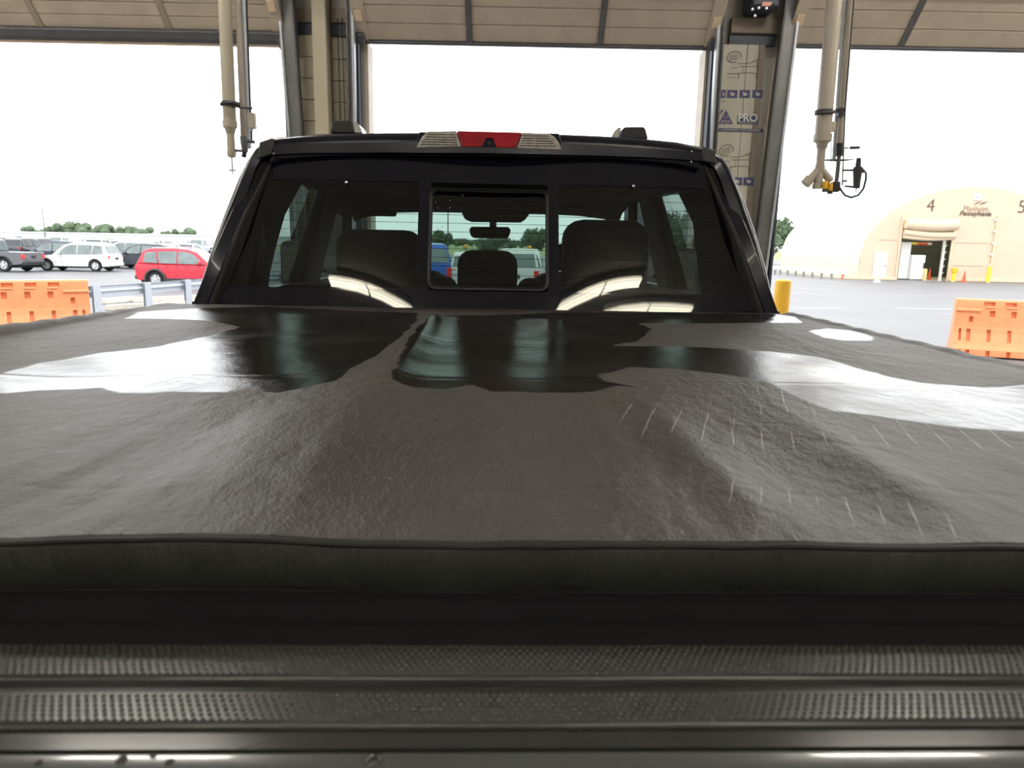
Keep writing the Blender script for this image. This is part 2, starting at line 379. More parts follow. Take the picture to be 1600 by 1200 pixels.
text_on('lettering', 'SELECT', .03, U(1168, 191.5, YB-.006), PALEP, bt, wid=.17)
rect(1122.5, 200, 1192, 205.8, BLUE, 'printed_strip')
text_on('lettering', 'A PERFORMANCE FOAM INSULATION', .034, U(1157, 203.3, YB-.006), PALEP, bt, wid=.40)
stroke([(1127, 158.5), (1133, 158.5)], .8)
# beam, dark pocket, door operator box above the board
mb = MB(); mb.bb(wx(1134), wx(1214), YW-.07, YW+.02, 3.70, 3.84); structure(mb.build('trim_20', BROWN, bevel=.006))
mb = MB(); mb.bb(wx(1134), wx(1205), YW-.03, YW+.02, 3.60, 3.70); structure(mb.build('trim_21', JAMB))
t = thing('door_operator', 'dark door operator box with a pink tag above the printed board', 'machine', (wx(1180, 20), 7.2, 3.9), org=(wx(1180, 20), 7.2, 3.9))
mb = MB(); mb.bb(wx(1158, 20), wx(1200, 20), 7.1, 7.4, 3.86, 4.3); mb.build('housing', JAMB, t, bevel=.02)
q = [U(x, y, 7.08) for x, y in ((1192, 3), (1207, 3), (1204, 9), (1190, 9))]; mb = MB(); mb.slab(q, (0, .02, 0)); mb.build('paper_tag', M('pink_tag', (.8, .42, .35), .7), t)
for x, y in ((1176, 14), (1186, 12), (1198, 12.5), (1180, 24)): mb = MB(); mb.lathe([(.012, 0), (.012, .02), (0, .022)], U(x, y, 7.09), 'Y', 8); mb.build('bolt', STEEL, t)

# ------------------------------------------------------------------ ceiling lamps: some mirrored in the truck, the rest added unseen for brightness
LAMP = M('lamp_tube', (1, .94, .76), .5, emit=18, var=0); LAMPFILL = M('lamp_and_fill_tube', (1, .95, .86), .5, emit=80, var=0); BACKFILL = M('back_fill_tube', (1, .95, .86), .5, emit=42, var=0)  # the stronger tubes also serve the added fill lights
HOUS = M('lamp_housing', (.6, .6, .58), .5)
def lamp(x, y, lab, w=1.24, d=.06, mat=None):
    t = thing('strip_light', lab, 'light', (x, y, 5.2), org=(x, y, 5.2), group='strip lights under the ceiling')
    mb = MB(); mb.bb(x-w/2, x+w/2, y-d-.05, y+d+.05, 5.13, 5.2); mb.build('housing', HOUS, t, bevel=.01)
    for k in (-1, 0, 1):
        yy = y+d*k
        for q in (0, 1): MB().ring([(x-w/2+.02+q*w/2, yy, 5.10), (x-.02+q*w/2, yy, 5.10)], .02, 8).build('tube', mat or LAMP, t)
NEAR = 'three-tube strip light under the ceiling behind the truck'
lamp(-1.75, -2.72, 'strip light mirrored as the left curved streak in the rear window', 1.3); lamp(1.75, -2.46, 'strip light mirrored as the right curved streak in the rear window', 1.3)
lamp(2.75, -2.98, 'strip light mirrored as the low right streak in the rear window', 1.6)
for i, x in enumerate((-8.5, -6, -3.4, -1.1, 1.1, 3.4, 6, 8.5)): lamp(x, -5.6, ORD[i]+' from the left of the added fill lights at the back of the bay ceiling', 1.24, .12, BACKFILL)  # unseen back row, added to brighten the doors and the cover
for i, x in enumerate((-8.4, -6.0, -2.6, 2.9, 6.0, 8.4)): lamp(x, 4.3, ORD[i]+' from the left of the strip and added fill lights in the row nearest the doors', 1.24, .12, LAMPFILL)  # middle pair glints on the tailgate; outer ones added unseen to brighten the bay
for i, x in enumerate((-8.4, -6.0, 6.0, 8.4)): lamp(x, 2.2, ORD[i]+' from the left of the added fill lights above the side lanes', 1.24, .12, LAMPFILL)  # unseen side lights, added to brighten the bay

# ------------------------------------------------------------------ the pickup truck (local frame: y forward along the truck, origin below the camera)
def tw(v): return Vector((cos(A)*v[0]-sin(A)*v[1], sin(A)*v[0]+cos(A)*v[1], v[2] if len(v) > 2 else 0))
TORG = (0, 3, 0)
TR = thing('pickup_truck', 'black crew cab pickup truck parked in the bay, seen from its tailgate', 'truck', tw(TORG), A, org=TORG)
S = .3516; YR = 2.2; ZB = 1.465; KX = .055
def ry(x, z): return YR + S*(z-ZB) + KX*x*x
def onrear(px, py, dy=0):                              # pixel -> point of the rear glass plane
    r = tl(ray(px, py)); t = 2.2
    for _ in range(20):
        p = Vector((0, 0, CAM.z))+r*t; t -= (p.y-ry(p.x, p.z)-dy)/(r.y-S*r.z-2*KX*p.x*r.x)
    return Vector((0, 0, CAM.z))+r*t
outer = [(297, 500), (300, 473), (311, 435), (322, 400), (345, 335), (368, 278), (382, 250), (395, 231), (410, 219), (430, 212.5), (470, 209), (510, 207), (600, 205.5), (763, 205), (880, 208), (940, 210.5), (1000, 214), (1060, 220), (1100, 228), (1118, 234), (1134, 246), (1147, 265), (1165, 305), (1185, 362), (1203, 425), (1217, 487), (1222, 512)]
inner = [(322, 500), (330, 473), (341, 435), (352, 400), (375, 335), (394, 280), (400, 262), (407, 250), (418, 244), (440, 241), (475, 239.5), (512, 239), (600, 238.5), (763, 239.5), (880, 242), (940, 243.5), (1000, 245.5), (1060, 249), (1092, 251.5), (1105, 254), (1116, 262), (1124, 278), (1140, 325), (1160, 390), (1173, 440), (1185, 485), (1192, 512)]
OC = [onrear(*p) for p in outer]; IC = [onrear(*p) for p in inner]
N = len(OC); cen = Vector((0, 0, 1.6))
nrm = []
for i in range(N):
    d = OC[min(i+1, N-1)]-OC[max(i-1, 0)]; n = Vector((-d.z, 0, d.x)); n.normalize()
    nrm.append(n if n.dot(OC[i]-cen) > 0 else -n)
mb = MB(); rows = []
# from glass edge outwards, round the corner and forward
rows.append([p+Vector((0, .02, 0)) for p in IC]); rows.append([p+Vector((0, -.004, 0)) for p in IC])
rows.append([IC[i].lerp(OC[i], .45)+Vector((0, -.012, 0)) for i in range(N)])
for k in range(7):
    a = k/6*pi/2; rr = .035
    rows.append([OC[i]-nrm[i]*rr*(1-sin(a)) + Vector((0, rr*(1-cos(a)), 0)) for i in range(N)])
rows.append([OC[i]+nrm[i]*.002*abs(nrm[i].x)+Vector((0, .075, 0)) for i in range(N)]); rows.append([OC[i]+nrm[i]*.009*abs(nrm[i].x)+Vector((0, .16, -.001 if abs(nrm[i].x) > .6 else -.004)) for i in range(N)])
mb.grid(rows); mb.build('rear_pillar_frame', BLACK, TR, sharp=50)
# roof skin and inner lining
def roofrow(y, sink, sc, i0=8, i1=19): return [Vector((OC[i].x*sc, y, OC[i].z-sink)) for i in range(i0, i1)]
mb = MB(); rows = [[OC[i]+Vector((0, .09, -.001)) for i in range(8, 19)]]
for y, s_, sc in ((2.7, -.012, 1), (3.1, -.02, 1), (3.5, -.012, .99), (3.8, .02, .97), (3.95, .06, .95)): rows.append(roofrow(y, s_, sc))
mb.grid(rows); mb.build('roof', BLACK, TR, sharp=60)
LIN = M('dark_headliner', (.035, .034, .034), .9)
mb = MB(); rows = [[Vector((OC[i].x*.97, 2.36, OC[i].z-.055-.02)) for i in range(8, 19)]]
for y, z in ((2.6, 1.925), (3.0, 1.915), (3.5, 1.90), (3.72, 1.86), (3.82, 1.812)):
    rows.append([Vector((OC[i].x*.97, y, z-.06*(abs(OC[i].x)/.75)**6)) for i in range(8, 19)])
mb.grid(rows); mb.build('headliner', LIN, TR, sharp=60)
# sides of the cab, built round the window openings
def hw(z): return .925-(z-ZB)*.36 if z > ZB else .925+min(.05, (ZB-z)*.3)
for s in (-1, 1):
    def sp_(pts, name, mat, dx=0, th=.05):
        mb = MB(); mb.slab([(s*(hw(z)-dx), y, z) for y, z in pts], (-s*th, 0, 0)); return mb.build(name, mat, TR, bevel=.006)
    sp_([(2.28, .75), (2.74, .75), (2.74, 1.46), (2.71, 1.64), (2.70, 1.745), (2.79, 1.865), (2.84, 1.945), (2.42, 1.945), (2.3, 1.7), (2.23, 1.46)], 'rear_pillar', BLACK)
    sp_([(2.78, 1.865), (3.1, 1.875), (3.75, 1.885), (4.0, 1.86), (4.0, 1.90), (3.8, 1.955), (2.8, 1.955)], 'roof_rail', BLACK)
    sp_([(3.27, 1.46), (3.50, 1.46), (3.47, 1.9), (3.27, 1.9)], 'middle_pillar', BLACK)
    sp_([(3.88, 1.91), (3.98, 1.86), (4.78, 1.40), (4.68, 1.40), (4.5, 1.46), (3.80, 1.89)], 'front_pillar', BLACK)
    for ya, yb, nm in ((2.74, 3.34, 'rear_door'), (3.35, 4.45, 'front_door')):
        d = sp_([(ya, .62), (yb, .62), (yb, 1.465), (ya, 1.465)], nm, BLACK)
        mb = MB(); mb.bb(s*1.0-.02, s*1.0+.02, ya+.08, ya+.3, 1.2, 1.235); mb.build('door_handle', BLACK, d, bevel=.01)
    mb = MB(); mb.add([(s*(hw(z)-.02), y, z) for y, z in ((2.70, 1.46), (3.3, 1.46), (3.3, 1.9), (2.77, 1.9), (2.66, 1.74))], [(0, 1, 2, 3, 4)]); mb.build('rear_door_window', DOORGL, TR)
    mb = MB(); mb.add([(s*(hw(z)-.02), y, z) for y, z in ((3.42, 1.46), (4.5, 1.46), (3.85, 1.89), (3.40, 1.89))], [(0, 1, 2, 3)]); mb.build('front_door_window', DARKGL, TR)
    for pts in ([(2.25, 1.0), (2.74, 1.0), (2.74, 1.46), (2.71, 1.64), (2.70, 1.745), (2.79, 1.865), (2.84, 1.94), (2.40, 1.94), (2.28, 1.7), (2.22, 1.46)], [(3.24, 1.2), (3.52, 1.2), (3.49, 1.9), (3.25, 1.9)], [(2.8, 1.872), (3.9, 1.872), (3.9, 1.95), (2.8, 1.95)], [(2.3, .7), (4.4, .7), (4.4, 1.455), (2.3, 1.455)]):
        sp_(pts, 'inner_trim', LIN, .052, .012)
    # side mirror
    mb = MB(); mb.box((s*1.09, 4.15, 1.52), (.22, .12, .26)); m = mb.build('side_mirror', BLACK, TR, bevel=.04, seg=3)
    mb = MB(); mb.bb(s*1.09-.09, s*1.09+.09, 4.083, 4.089, 1.42, 1.63); mb.build('mirror_glass', CHROME, m)
    mb = MB(); mb.ring([(s*.92, 4.2, 1.47), (s*1.02, 4.17, 1.47)], .03, 8); mb.build('mirror_arm', BLACK, m)
    # bed side, fender, wheels
    mb = MB(); mb.slab([(s*.985, y, z) for y, z in [(.36, .62)]+[(1.05+.47*cos(a), .42+.47*sin(a)) for a in [pi-.45-k*(pi-.9)/10 for k in range(11)]]+[(2.17, .62), (2.17, 1.405), (.36, 1.405)]], (-s*.12, 0, 0)); mb.build('bed_side', BLACK, TR, bevel=.02)
    mb = MB(); mb.slab([(s*.985, y, z) for y, z in [(4.46, .62)]+[(5.0+.47*cos(a), .42+.47*sin(a)) for a in [pi-.45-k*(pi-.9)/10 for k in range(11)]]+[(5.85, .6), (5.9, 1.2), (5.6, 1.27), (4.46, 1.38)]], (-s*.14, 0, 0)); mb.build('front_fender', BLACK, TR, bevel=.03)
    for y in (1.05, 5.0):
        mb = MB(); mb.lathe([(.22, -.12), (.36, -.13), (.40, -.1), (.41, 0), (.40, .1), (.36, .13), (.22, .12)], (s*.85, y, .415), 'X', 28, caps=False); wl_ = mb.build('tyre', RUBBER, TR)
        mb = MB(); mb.lathe([(0, .09*s), (.07, .09*s), (.08, .05*s), (.20, .06*s), (.23, .1*s), (.235, -.1*s)], (s*.85, y, .415), 'X', 20); mb.build('rim', RIM, wl_)
    mb = MB(); mb.bb(s*.80, s*.98, .31, .38, .95, 1.36) if s > 0 else mb.bb(-.98, -.80, .31, .38, .95, 1.36); mb.build('tail_lamp', LENSR, TR, bevel=.015)
mb = MB(); mb.bb(-.8, .8, 4.4, 4.8, 1.12, 1.30); mb.build('dashboard', SEAT, TR, bevel=.05)
mb = MB(); mb.grid([[Vector((x, y, z-.05*(abs(x)/.9)**3)) for x in np.linspace(-.9, .9, 9)] for y, z in ((4.72, 1.385), (5.0, 1.385), (5.4, 1.36), (5.75, 1.31), (5.88, 1.22), (5.9, .9))]); mb.build('hood', BLACK, TR, sharp=60)
mb = MB(); mb.bb(-.95, .95, 5.88, 6.05, .5, .75); mb.build('front_bumper', CHROME, TR, bevel=.04)
mb = MB(); mb.bb(-.62, .62, 5.86, 5.93, .78, 1.18); mb.build('grille', TRIM, TR, bevel=.03)
mb = MB(); mb.bb(-.9, .9, 2.25, 4.4, .5, .62); mb.build('cab_floor', SEAT, TR)
mb = MB(); mb.bb(-.9, .9, .4, 5.7, .38, .5); mb.build('chassis', DARKM, TR)
mb = MB(); mb.bb(-.86, .86, .42, 2.15, .78, .84); mb.build('bed_floor', TRIM, TR)
mb = MB(); mb.bb(-.92, .92, 2.165, 2.23, .6, 1.40); mb.build('bed_front_wall', BLACK, TR)
mb = MB(); mb.bb(-.93, .93, 2.235, 2.30, .6, 1.462); mb.build('cab_back_panel', BLACK, TR)
# windscreen
mb = MB(); mb.grid([[Vector((x*w_, y+.04*(1-abs(x)), z)) for x in np.linspace(-1, 1, 9)] for y, z, w_ in ((3.86, 1.87, .72), (4.25, 1.64, .80), (4.72, 1.375, .9))]); mb.build('windscreen', CLEAR, TR, sharp=80)

# rear window: two fixed tinted panes and a slider, with black borders
def gx(px, py): return onrear(px, py).x
ZT = 1.93; ZG = ZB-.03
left_z = [(p.z, p.x) for p in IC[:10]]; right_z = [(p.z, p.x) for p in IC[17:]][::-1]
def lim(z, tab):
    zs, xs = zip(*sorted(tab)); return float(np.interp(z, zs, xs))
xa, xb = -.222, .204                                   # slider opening
def ryg(x, z):                                         # moulded glass: steeper beside the slider, flowing out to the sides
    return ry(x, z)+.075*math.exp(-(x/.28)**2)*(z-ZB)
def pane(x0f, x1f, name, dy=.0, z0=ZG, z1=ZT, n=26):
    rows = []
    for z in np.linspace(z0, z1, 22):
        a, b = x0f(z), x1f(z); rows.append([Vector((x, ryg(x, z)+dy, z)) for x in np.linspace(a, b, n)])
    mb = MB(); mb.grid(rows); return mb.build(name, TINT, TR, sharp=80)
ztop = lambda x: 0
tops = [(p.x, p.z) for p in IC[7:20]]
pane(lambda z: lim(z, left_z), lambda z: xa, 'rear_window_pane', .004, z1=1.928); pane(lambda z: xb, lambda z: lim(z, right_z), 'rear_window_pane', .004, z1=1.928)
sl = pane(lambda z: xa+.01, lambda z: xb-.01, 'sliding_window_pane', .012, z0=onrear(763, 452).z, z1=onrear(763, 294).z, n=16)
FRIT = M('black_glass_border', (.006, .007, .015), .02)
def strip(x0, x1, z0, z1, name, mat=FRIT, dy=.0, n=24, parent=TR, thick=0):
    mb = MB(); mb.grid([[Vector((x, ryg(x, z)+dy, z)) for x in np.linspace(x0, x1, n)] for z in np.linspace(z0, z1, 5)]); return mb.build(name, mat, parent, sharp=80, thick=thick)
zb_ = onrear(763, 455).z; zt_ = onrear(763, 291).z
strip(-.86, .86, ZG-.03, zb_, 'lower_glass_border', dy=.001)
strip(-.70, .70, zt_+.01, 1.95, 'upper_glass_border', dy=.0015)
strip(gx(652, 370), gx(671, 370), zb_-.005, zt_+.02, 'side_glass_border', dy=.001, n=6); strip(gx(856, 370), gx(873.5, 370), zb_-.005, zt_+.02, 'side_glass_border', dy=.001, n=6)
# rounded frame of the slider
fx0, fx1, fz0, fz1 = gx(669, 370), gx(858, 370), onrear(763, 453.5).z, onrear(763, 294).z
def rr(inset, r):
    pts = []
    for cx, cz, a0 in ((fx1-inset-r, fz1-inset-r, 0), (fx0+inset+r, fz1-inset-r, 90), (fx0+inset+r, fz0+inset+r, 180), (fx1-inset-r, fz0+inset+r, 270)):
        for k in range(7): a = radians(a0+k*15); pts.append((cx+r*cos(a), cz+r*sin(a)))
    return pts
o_, i_ = rr(0, .028), rr(.010, .018); n_ = len(o_)
mb = MB(); f3 = lambda P_, d: [Vector((x, ryg(x, z)+d, z)) for x, z in P_]
mb.loft([f3(o_, .0), f3(o_, -.006), f3(rr(.004, .024), -.008), f3(i_, -.003), f3(i_, .016)], caps=False); mb.build('slider_frame', M('dark_slider_frame', (.012, .013, .017), .4), TR, sharp=60)
# heating wires printed across the glass
for k in range(12):
    z = zb_+.02+k*(zt_-zb_-.02)/11.4
    mb = MB(); mb.grid([[Vector((x, ryg(x, z)+.011, z+h)) for x in np.linspace(-.72, .72, 30)] for h in (-.0007, .0007)]); mb.build('heating_wire', FRIT, TR)
# pale clips and specks at the top of the window
for px, py in ((541, 285), (990, 291)):
    p = onrear(px, py, -.004); mb = MB(); mb.lathe([(.006, 0), (.005, -.004), (0, -.006)], p, 'Y', 8); mb.build('window_bolt', CHROME, TR)
for px, py in ((676, 309), (681, 316), (684, 325), (703, 313), (703, 325), (723, 305), (691, 354), (705, 364), (694, 370)):
    p = onrear(px, py, .002); mb = MB(); mb.lathe([(.0022, 0), (.0016, -.002), (0, -.0025)], p, 'Y', 7); mb.build('water_drop', CHROME, TR)

# seats
def cushion(pts2, y0, y1, name, par, lean=0, bev=.03, zref=1.2):
    mb = MB(); mb.slab([(x, y0+(z-zref)*-lean, z) for x, z in pts2], (0, y1-y0, 0)); return mb.build(name, SEAT, par, bevel=bev, seg=3)
def rbox(x0, x1, z0, z1, r, n=5, top_only=True):
    pts = [(x0, z0), (x1, z0)]
    pts += [(x1-r+r*cos(a), z1-r+r*sin(a)) for a in np.linspace(0, pi/2, n)] + [(x0+r-r*sin(a), z1-r+r*cos(a)) for a in np.linspace(0, pi/2, n)]
    return pts
rb = cushion([(-.80, .9), (.80, .9)]+rbox(-.80, .80, 1.0, 1.50, .08)[2:], 2.56, 2.70, 'rear_bench_backrest', TR, bev=.03)
for x0, x1, z1, r in ((-.55, -.245, 1.698, .06), (-.118, .098, 1.633, .05), (.262, .57, 1.748, .07)):
    cushion(rbox(x0, x1, 1.49, z1, r), 2.55, 2.66, 'rear_headrest', TR, bev=.02)
for s in (-1, 1): cushion(rbox(*( (.10, .20) if s > 0 else (-.24, -.12)), 1.44, 1.535, .045), 2.57, 2.66, 'rear_shoulder_bolster', TR, bev=.015)
mb = MB(); mb.bb(-.8, .8, 2.7, 3.1, .8, 1.0); mb.build('rear_bench_cushion', SEAT, TR, bevel=.05)
for s, nm in ((-1, 'driver'), (1, 'passenger')):
    c_ = s*.42
    cushion(rbox(c_-.25, c_+.25, .85, 1.53, .12), 3.28, 3.42, 'front_seat_backrest', TR, bev=.03)
    cushion(rbox(c_-.13, c_+.13, 1.54, 1.665, .05), 3.26, 3.36, 'front_headrest', TR, bev=.03)
    for q in (-.06, .06): MB().ring([(c_+q, 3.31, 1.5), (c_+q, 3.31, 1.6)], .008, 6).build('headrest_post', CHROME, TR)
    mb = MB(); mb.bb(c_-.25, c_+.25, 3.42, 3.9, .72, .9); mb.build('front_seat_cushion', SEAT, TR, bevel=.05)
    mb = MB(); mb.box((-.64, 3.78, 1.83), (.30, .03, .092)) if s < 0 else mb.box((.5, 3.78, 1.86), (.40, .03, .06)); mb.build('sun_visor', LIN, TR, bevel=.012)
# steering wheel, inner mirror, roof console
mb = MB(); R_ = Matrix.Rotation(radians(-25), 3, 'X')
mb.ring([Vector((-.42, 4.15, 1.22))+R_ @ Vector((.19*cos(a), 0, .19*sin(a))) for a in np.linspace(0, 2*pi, 25)], .016, 8, caps=False); st = mb.build('steering_wheel', SEAT, TR)
mb = MB(); mb.box((-.42, 4.17, 1.21), (.34, .03, .06)); mb.lathe([(.06, -.02), (.06, .04), (0, .045)], (-.42, 4.17, 1.22), 'Y', 12); mb.build('wheel_spokes', SEAT, st)
m0 = TU(733, 354, 3.72); m1 = TU(798, 373, 3.72)
mb = MB(); mb.slab([(x, 3.72, z) for x, z in [(m0.x+.012, m0.z), (m1.x-.012, m0.z+.002), (m1.x, m0.z-.014), (m1.x-.008, m1.z+.012), (m1.x-.022, m1.z), (m0.x+.022, m1.z), (m0.x+.008, m1.z+.012), (m0.x, m0.z-.014)]], (0, .04, 0)); mr = mb.build('inner_mirror', SEAT, TR, bevel=.006)
mb = MB(); a_ = TU(770.5, 345, 3.72); mb.bb(a_.x-.018, a_.x+.018, 3.73, 3.78, m0.z-.01, a_.z+.06); mb.build('mirror_stem', SEAT, mr, bevel=.004)
c0 = [TU(x, y, 3.62) for x, y in ((720, 325), (722, 334), (726, 342), (736, 346), (815, 347), (821, 343), (827, 335), (829, 325))]
mb = MB(); mb.slab(c0, (0, .12, 0)); mb.build('roof_console', LIN, TR, bevel=.006)

# roof edge details
cl = [onrear(x, y, -.006) for x, y in ((649, 231.5), (664, 205), (875, 209), (879, 236))]
mb = MB(); mb.slab([onrear(x, y, -.004) for x, y in ((646, 236), (655, 206), (874, 208.5), (882, 238.5))], (0, .03, 0)); hm = mb.build('brake_lamp_housing', BLACK, TR, bevel=.004)
def lens(pts, mat, name, d=-.012):
    mb = MB(); mb.slab([onrear(x, y, d) for x, y in pts], (0, .016, 0)); return mb.build(name, mat, hm, bevel=.0025)
lens([(714, 204.5), (815, 207), (806.5, 231), (775, 230), (770, 216), (760, 215.5), (752, 229.5), (721.5, 229)], LENSR, 'red_brake_lens')
for pts in ([(650, 230.5), (657, 217), (667, 205.5), (712.5, 204.5), (720.5, 229)], [(816.5, 207), (858, 209), (867, 214), (874, 224), (877.5, 234), (808, 231)]):
    l_ = lens(pts, LENSC, 'clear_cargo_lens')
    for q in range(1, 6):
        f_ = q/6; a = Vector(pts[0]).lerp(Vector((pts[2] if pts[0][0] < 700 else pts[0])), 0); y_ = 206+q*3.9+(0 if pts[0][0] < 700 else 2)
        xl, xr = ((667-17*(y_-205)/26+3, 712+8*(y_-205)/25-3) if pts[0][0] < 700 else (815-7*(y_-207)/24+3, 858+17*(y_-207)/26-3))
        mb = MB(); mb.ring([onrear(xl, y_, -.013), onrear(xr, y_+(xr-xl)*.015, -.013)], .0011, 5); mb.build('lens_rib', GREYTRIM, l_)
mb = MB(); mb.slab([onrear(x, y, -.012) for x, y in ((752, 230), (760, 216.5), (770, 217), (776, 230.5))], (0, .02, 0)); cm = mb.build('camera_pod', BLACK, hm, bevel=.003)
mb = MB(); mb.lathe([(.006, 0), (.006, -.003), (0, -.004)], onrear(765, 224, -.012), 'Y', 12); mb.build('camera_eye', TRIM, cm)
for (xl, xr, yt, yb, s) in ((517, 551, 188, 208, 1), (970, 1010, 198, 217, -1)):
    p = [TU(x, y, 2.52) for x, y in ((xl-1, yb), (xl+2, yt+5), (xl+6, yt+.5), (xr-4, yt), (xr-1, yt+4), (xr+3, yb))]
    mb = MB(); mb.slab(p, (0, .16, 0)); po = mb.build('roof_pod', TRIM, TR, bevel=.004)
    xe = xr if s > 0 else xl
    q = [TU(x, y, 2.53) for x, y in ((xe+s*2.5, yb), (xe-s*.5, yt+1), (xe+s*4, yt+1.5), (xe+s*10, yt+7), (xe+s*14, yt+14), (xe+s*15, yb))]
    mb = MB(); mb.slab(q, (0, .10, 0)); mb.build('chrome_end', CHROME, po, bevel=.002)
for pts in ([(405, 222), (426, 215), (425, 240), (402, 248)], [(1099, 229), (1119, 235), (1119, 256), (1098, 251)]):
    mb = MB(); mb.slab([onrear(x, y, -.016) for x, y in pts], (0, .03, 0)); mb.build('corner_trim', GREYTRIM, TR, bevel=.004)
for px, py in ((1081, 237), (1080, 253), (428, 240)):
    mb = MB(); mb.lathe([(.004, 0), (.003, -.003), (0, -.004)], onrear(px, py, -.016), 'Y', 8); mb.build('trim_screw', CHROME, TR)

# tailgate with its ribbed plastic cap
CAPM = bpy.data.materials.new('ribbed_cap_plastic'); CAPM.use_nodes = True; nt = CAPM.node_tree; L = nt.links; b = nt.nodes['Principled BSDF']
b.inputs['Base Color'].default_value = (.035, .035, .033, 1); b.inputs['Roughness'].default_value = .24; b.inputs['Specular IOR Level'].default_value = .8
def mth(op, a, b_=None, nt=nt, c=None):
    n = node(nt, 'ShaderNodeMath', operation=op)
    for i, q in enumerate((a, b_, c)):
        if q is None: continue
        if isinstance(q, (int, float)): n.inputs[i].default_value = q
        else: nt.links.new(q, n.inputs[i])
    return n.outputs[0]
tg = MB(); tg.slab([(0, y, z) for y, z in ((.385, .72), (.385, 1.36), (.30, 1.36), (.285, 1.30), (.29, .72))], (.01, 0, 0))
mb = MB(); prof = [(.30, .72), (.285, 1.0), (.281, 1.36), (.284, 1.392), (.292, 1.403), (.302, 1.4065), (.316, 1.4065), (.3165, 1.38), (.40, 1.38), (.40, .72)]
mb.loft([[(x, y, z) for y, z in prof] for x in (-.83, .83)], smooth=False); TG = mb.build('tailgate', M('black_paint_with_sheen', (.075, .083, .083), .22, coat=.5, var=.12, scale=9), TR, bevel=.003)  # black paint greyed to carry the ceiling's reflection in its colour
def ribbon(y0, y1, z, name, mat, h=.03, bev=.003): mb = MB(); mb.bb(-.83, .83, y0, y1, z-h, z); return mb.build(name, mat, TG, bevel=bev)
ribbon(.372, .407, 1.410, 'ribbed_band', CAPM); ribbon(.331, .361, 1.410, 'ribbed_band', CAPM)
for y0_, y1_ in ((.3735, .4055), (.3325, .3595)):
    k = 0; y = y0_+.002; j = 0; V_ = []; F_ = []
    while y < y1_-.001:
        for x in np.arange(-.825+(j*.0023) % .0046, .825, .0046):
            o = len(V_); V_ += [(x+.0019*cos(a), y+.0019*sin(a), 1.4098) for a in np.arange(6)*pi/3] + [(x+.0011*cos(a), y+.0011*sin(a), 1.4108) for a in np.arange(6)*pi/3] + [(x, y, 1.4112)]
            F_ += [(o+q, o+(q+1) % 6, o+6+(q+1) % 6, o+6+q) for q in range(6)] + [(o+6+q, o+6+(q+1) % 6, o+12) for q in range(6)]
        y += .0040; j += 1
    mb = MB(); mb.add(V_, F_, True); tag(mb.build('raised_dots', CAPM, TG, sharp=80), kind='stuff')
GLOSS = M('satin_groove', (.03, .03, .028), .16, coat=.3); ribbon(.361, .372, 1.4055, 'groove', GLOSS, bev=0); ribbon(.3168, .331, 1.4065, 'groove', GLOSS, bev=0)
for px, py, r in ((190, 1188, .003), (265, 1192, .0025), (585, 1186, .0045), (578, 1190, .003), (60, 1192, .002), (240, 1180, .002)):
    p = TZ(px, py, 1.4066); mb = MB(); mb.lathe([(r, 0), (r*.8, r*.35), (r*.4, r*.52), (0, r*.55)], p, 'Z', 10); mb.build('water_drop', GLOSS, TG)

# ------------------------------------------------------------------ soft bed cover
TC = thing('bed_cover', 'wet black vinyl soft cover stretched over the truck bed', 'cover', tw((0, 1.3, 1.4)), A, org=(0, 1.3, 1.4))
nx, ny = 340, 420
t = np.linspace(0, 1, ny); ys = .452+(2.175-.452)*t**1.15
xs = np.linspace(-1, 1, nx)
X, Y = np.meshgrid(xs, ys)
XL = -1.025; XR = .985
X = np.where(X < 0, -X*XL, X*XR)
gs = lambda d, w: np.exp(-(d/w)**2)
Z = np.zeros_like(X)
# lengthwise folds: the main ridge, sharp at the cab and broad at the tailgate
wr = .016+.035*np.clip((1.95-Y)/1.4, 0, 1); dx = X+.158+.012*np.sin(Y*3)
prof = np.where(dx < 0, gs(dx, wr*2.6), gs(dx, wr*1.0))
Z += .012*prof*np.clip((2.0-Y)/.15, 0, 1)
for x0_, w_, h_, ya, yb in ((.02, .05, -.003, .4, 1.03), (.215, .03, .0055, .4, .95), (.30, .04, -.004, .4, 1.0), (.37, .028, .0045, .4, .9), (.47, .05, -.003, .4, .8), (-.30, .05, -.004, .4, 1.0), (-.42, .04, .004, .4, .8), (-.06, .03, -.002, .4, .75), (.10, .03, .002, .4, .7), (.30, .05, -.004, 1.4, 2.1), (.60, .08, -.003, 1.0, 2.0), (-.60, .10, -.004, .9, 2.0), (-.25, .03, .002, .4, .6), (.05, .2, -.004, 1.05, 2.1), (.9, .08, .006, .6, 1.3)):
    Z += 1.25*h_*gs(X-x0_-.015*np.sin(Y*4+x0_*9), w_)*np.clip((Y-ya)/.12, 0, 1)*np.clip((yb-Y)/.25, 0, 1)
for y0_ in (.553, 1.028, 1.43, 1.93):                  # hinge lines over the bows
    Z += .0010*gs(Y-y0_, .05)-.0005*gs(Y-y0_, .005)
for (a, bq, ph) in ((7, 3, .3), (13, 5, 1.2), (23, 9, 2.1), (31, 17, .7)):
    Z += .0005/(1+a*.03)*np.sin(a*X+ph+1.5*np.sin(bq*Y+ph))*np.sin(bq*Y+2*ph+.8*np.sin(a*.6*X))
lw = 0
for k in range(14):
    x0_ = rng.uniform(-.6, .6); yb_ = rng.uniform(.65, 1.0); lw = lw + rng.uniform(-1, 1.3)*.0022*gs(X-x0_-(Y-.45)*rng.uniform(-.15, .15), rng.uniform(.010, .028))*np.clip((yb_-Y)/.25, 0, 1)
Z += lw
Z *= .35+.65*np.clip((Y-.452)/.10, 0, 1)
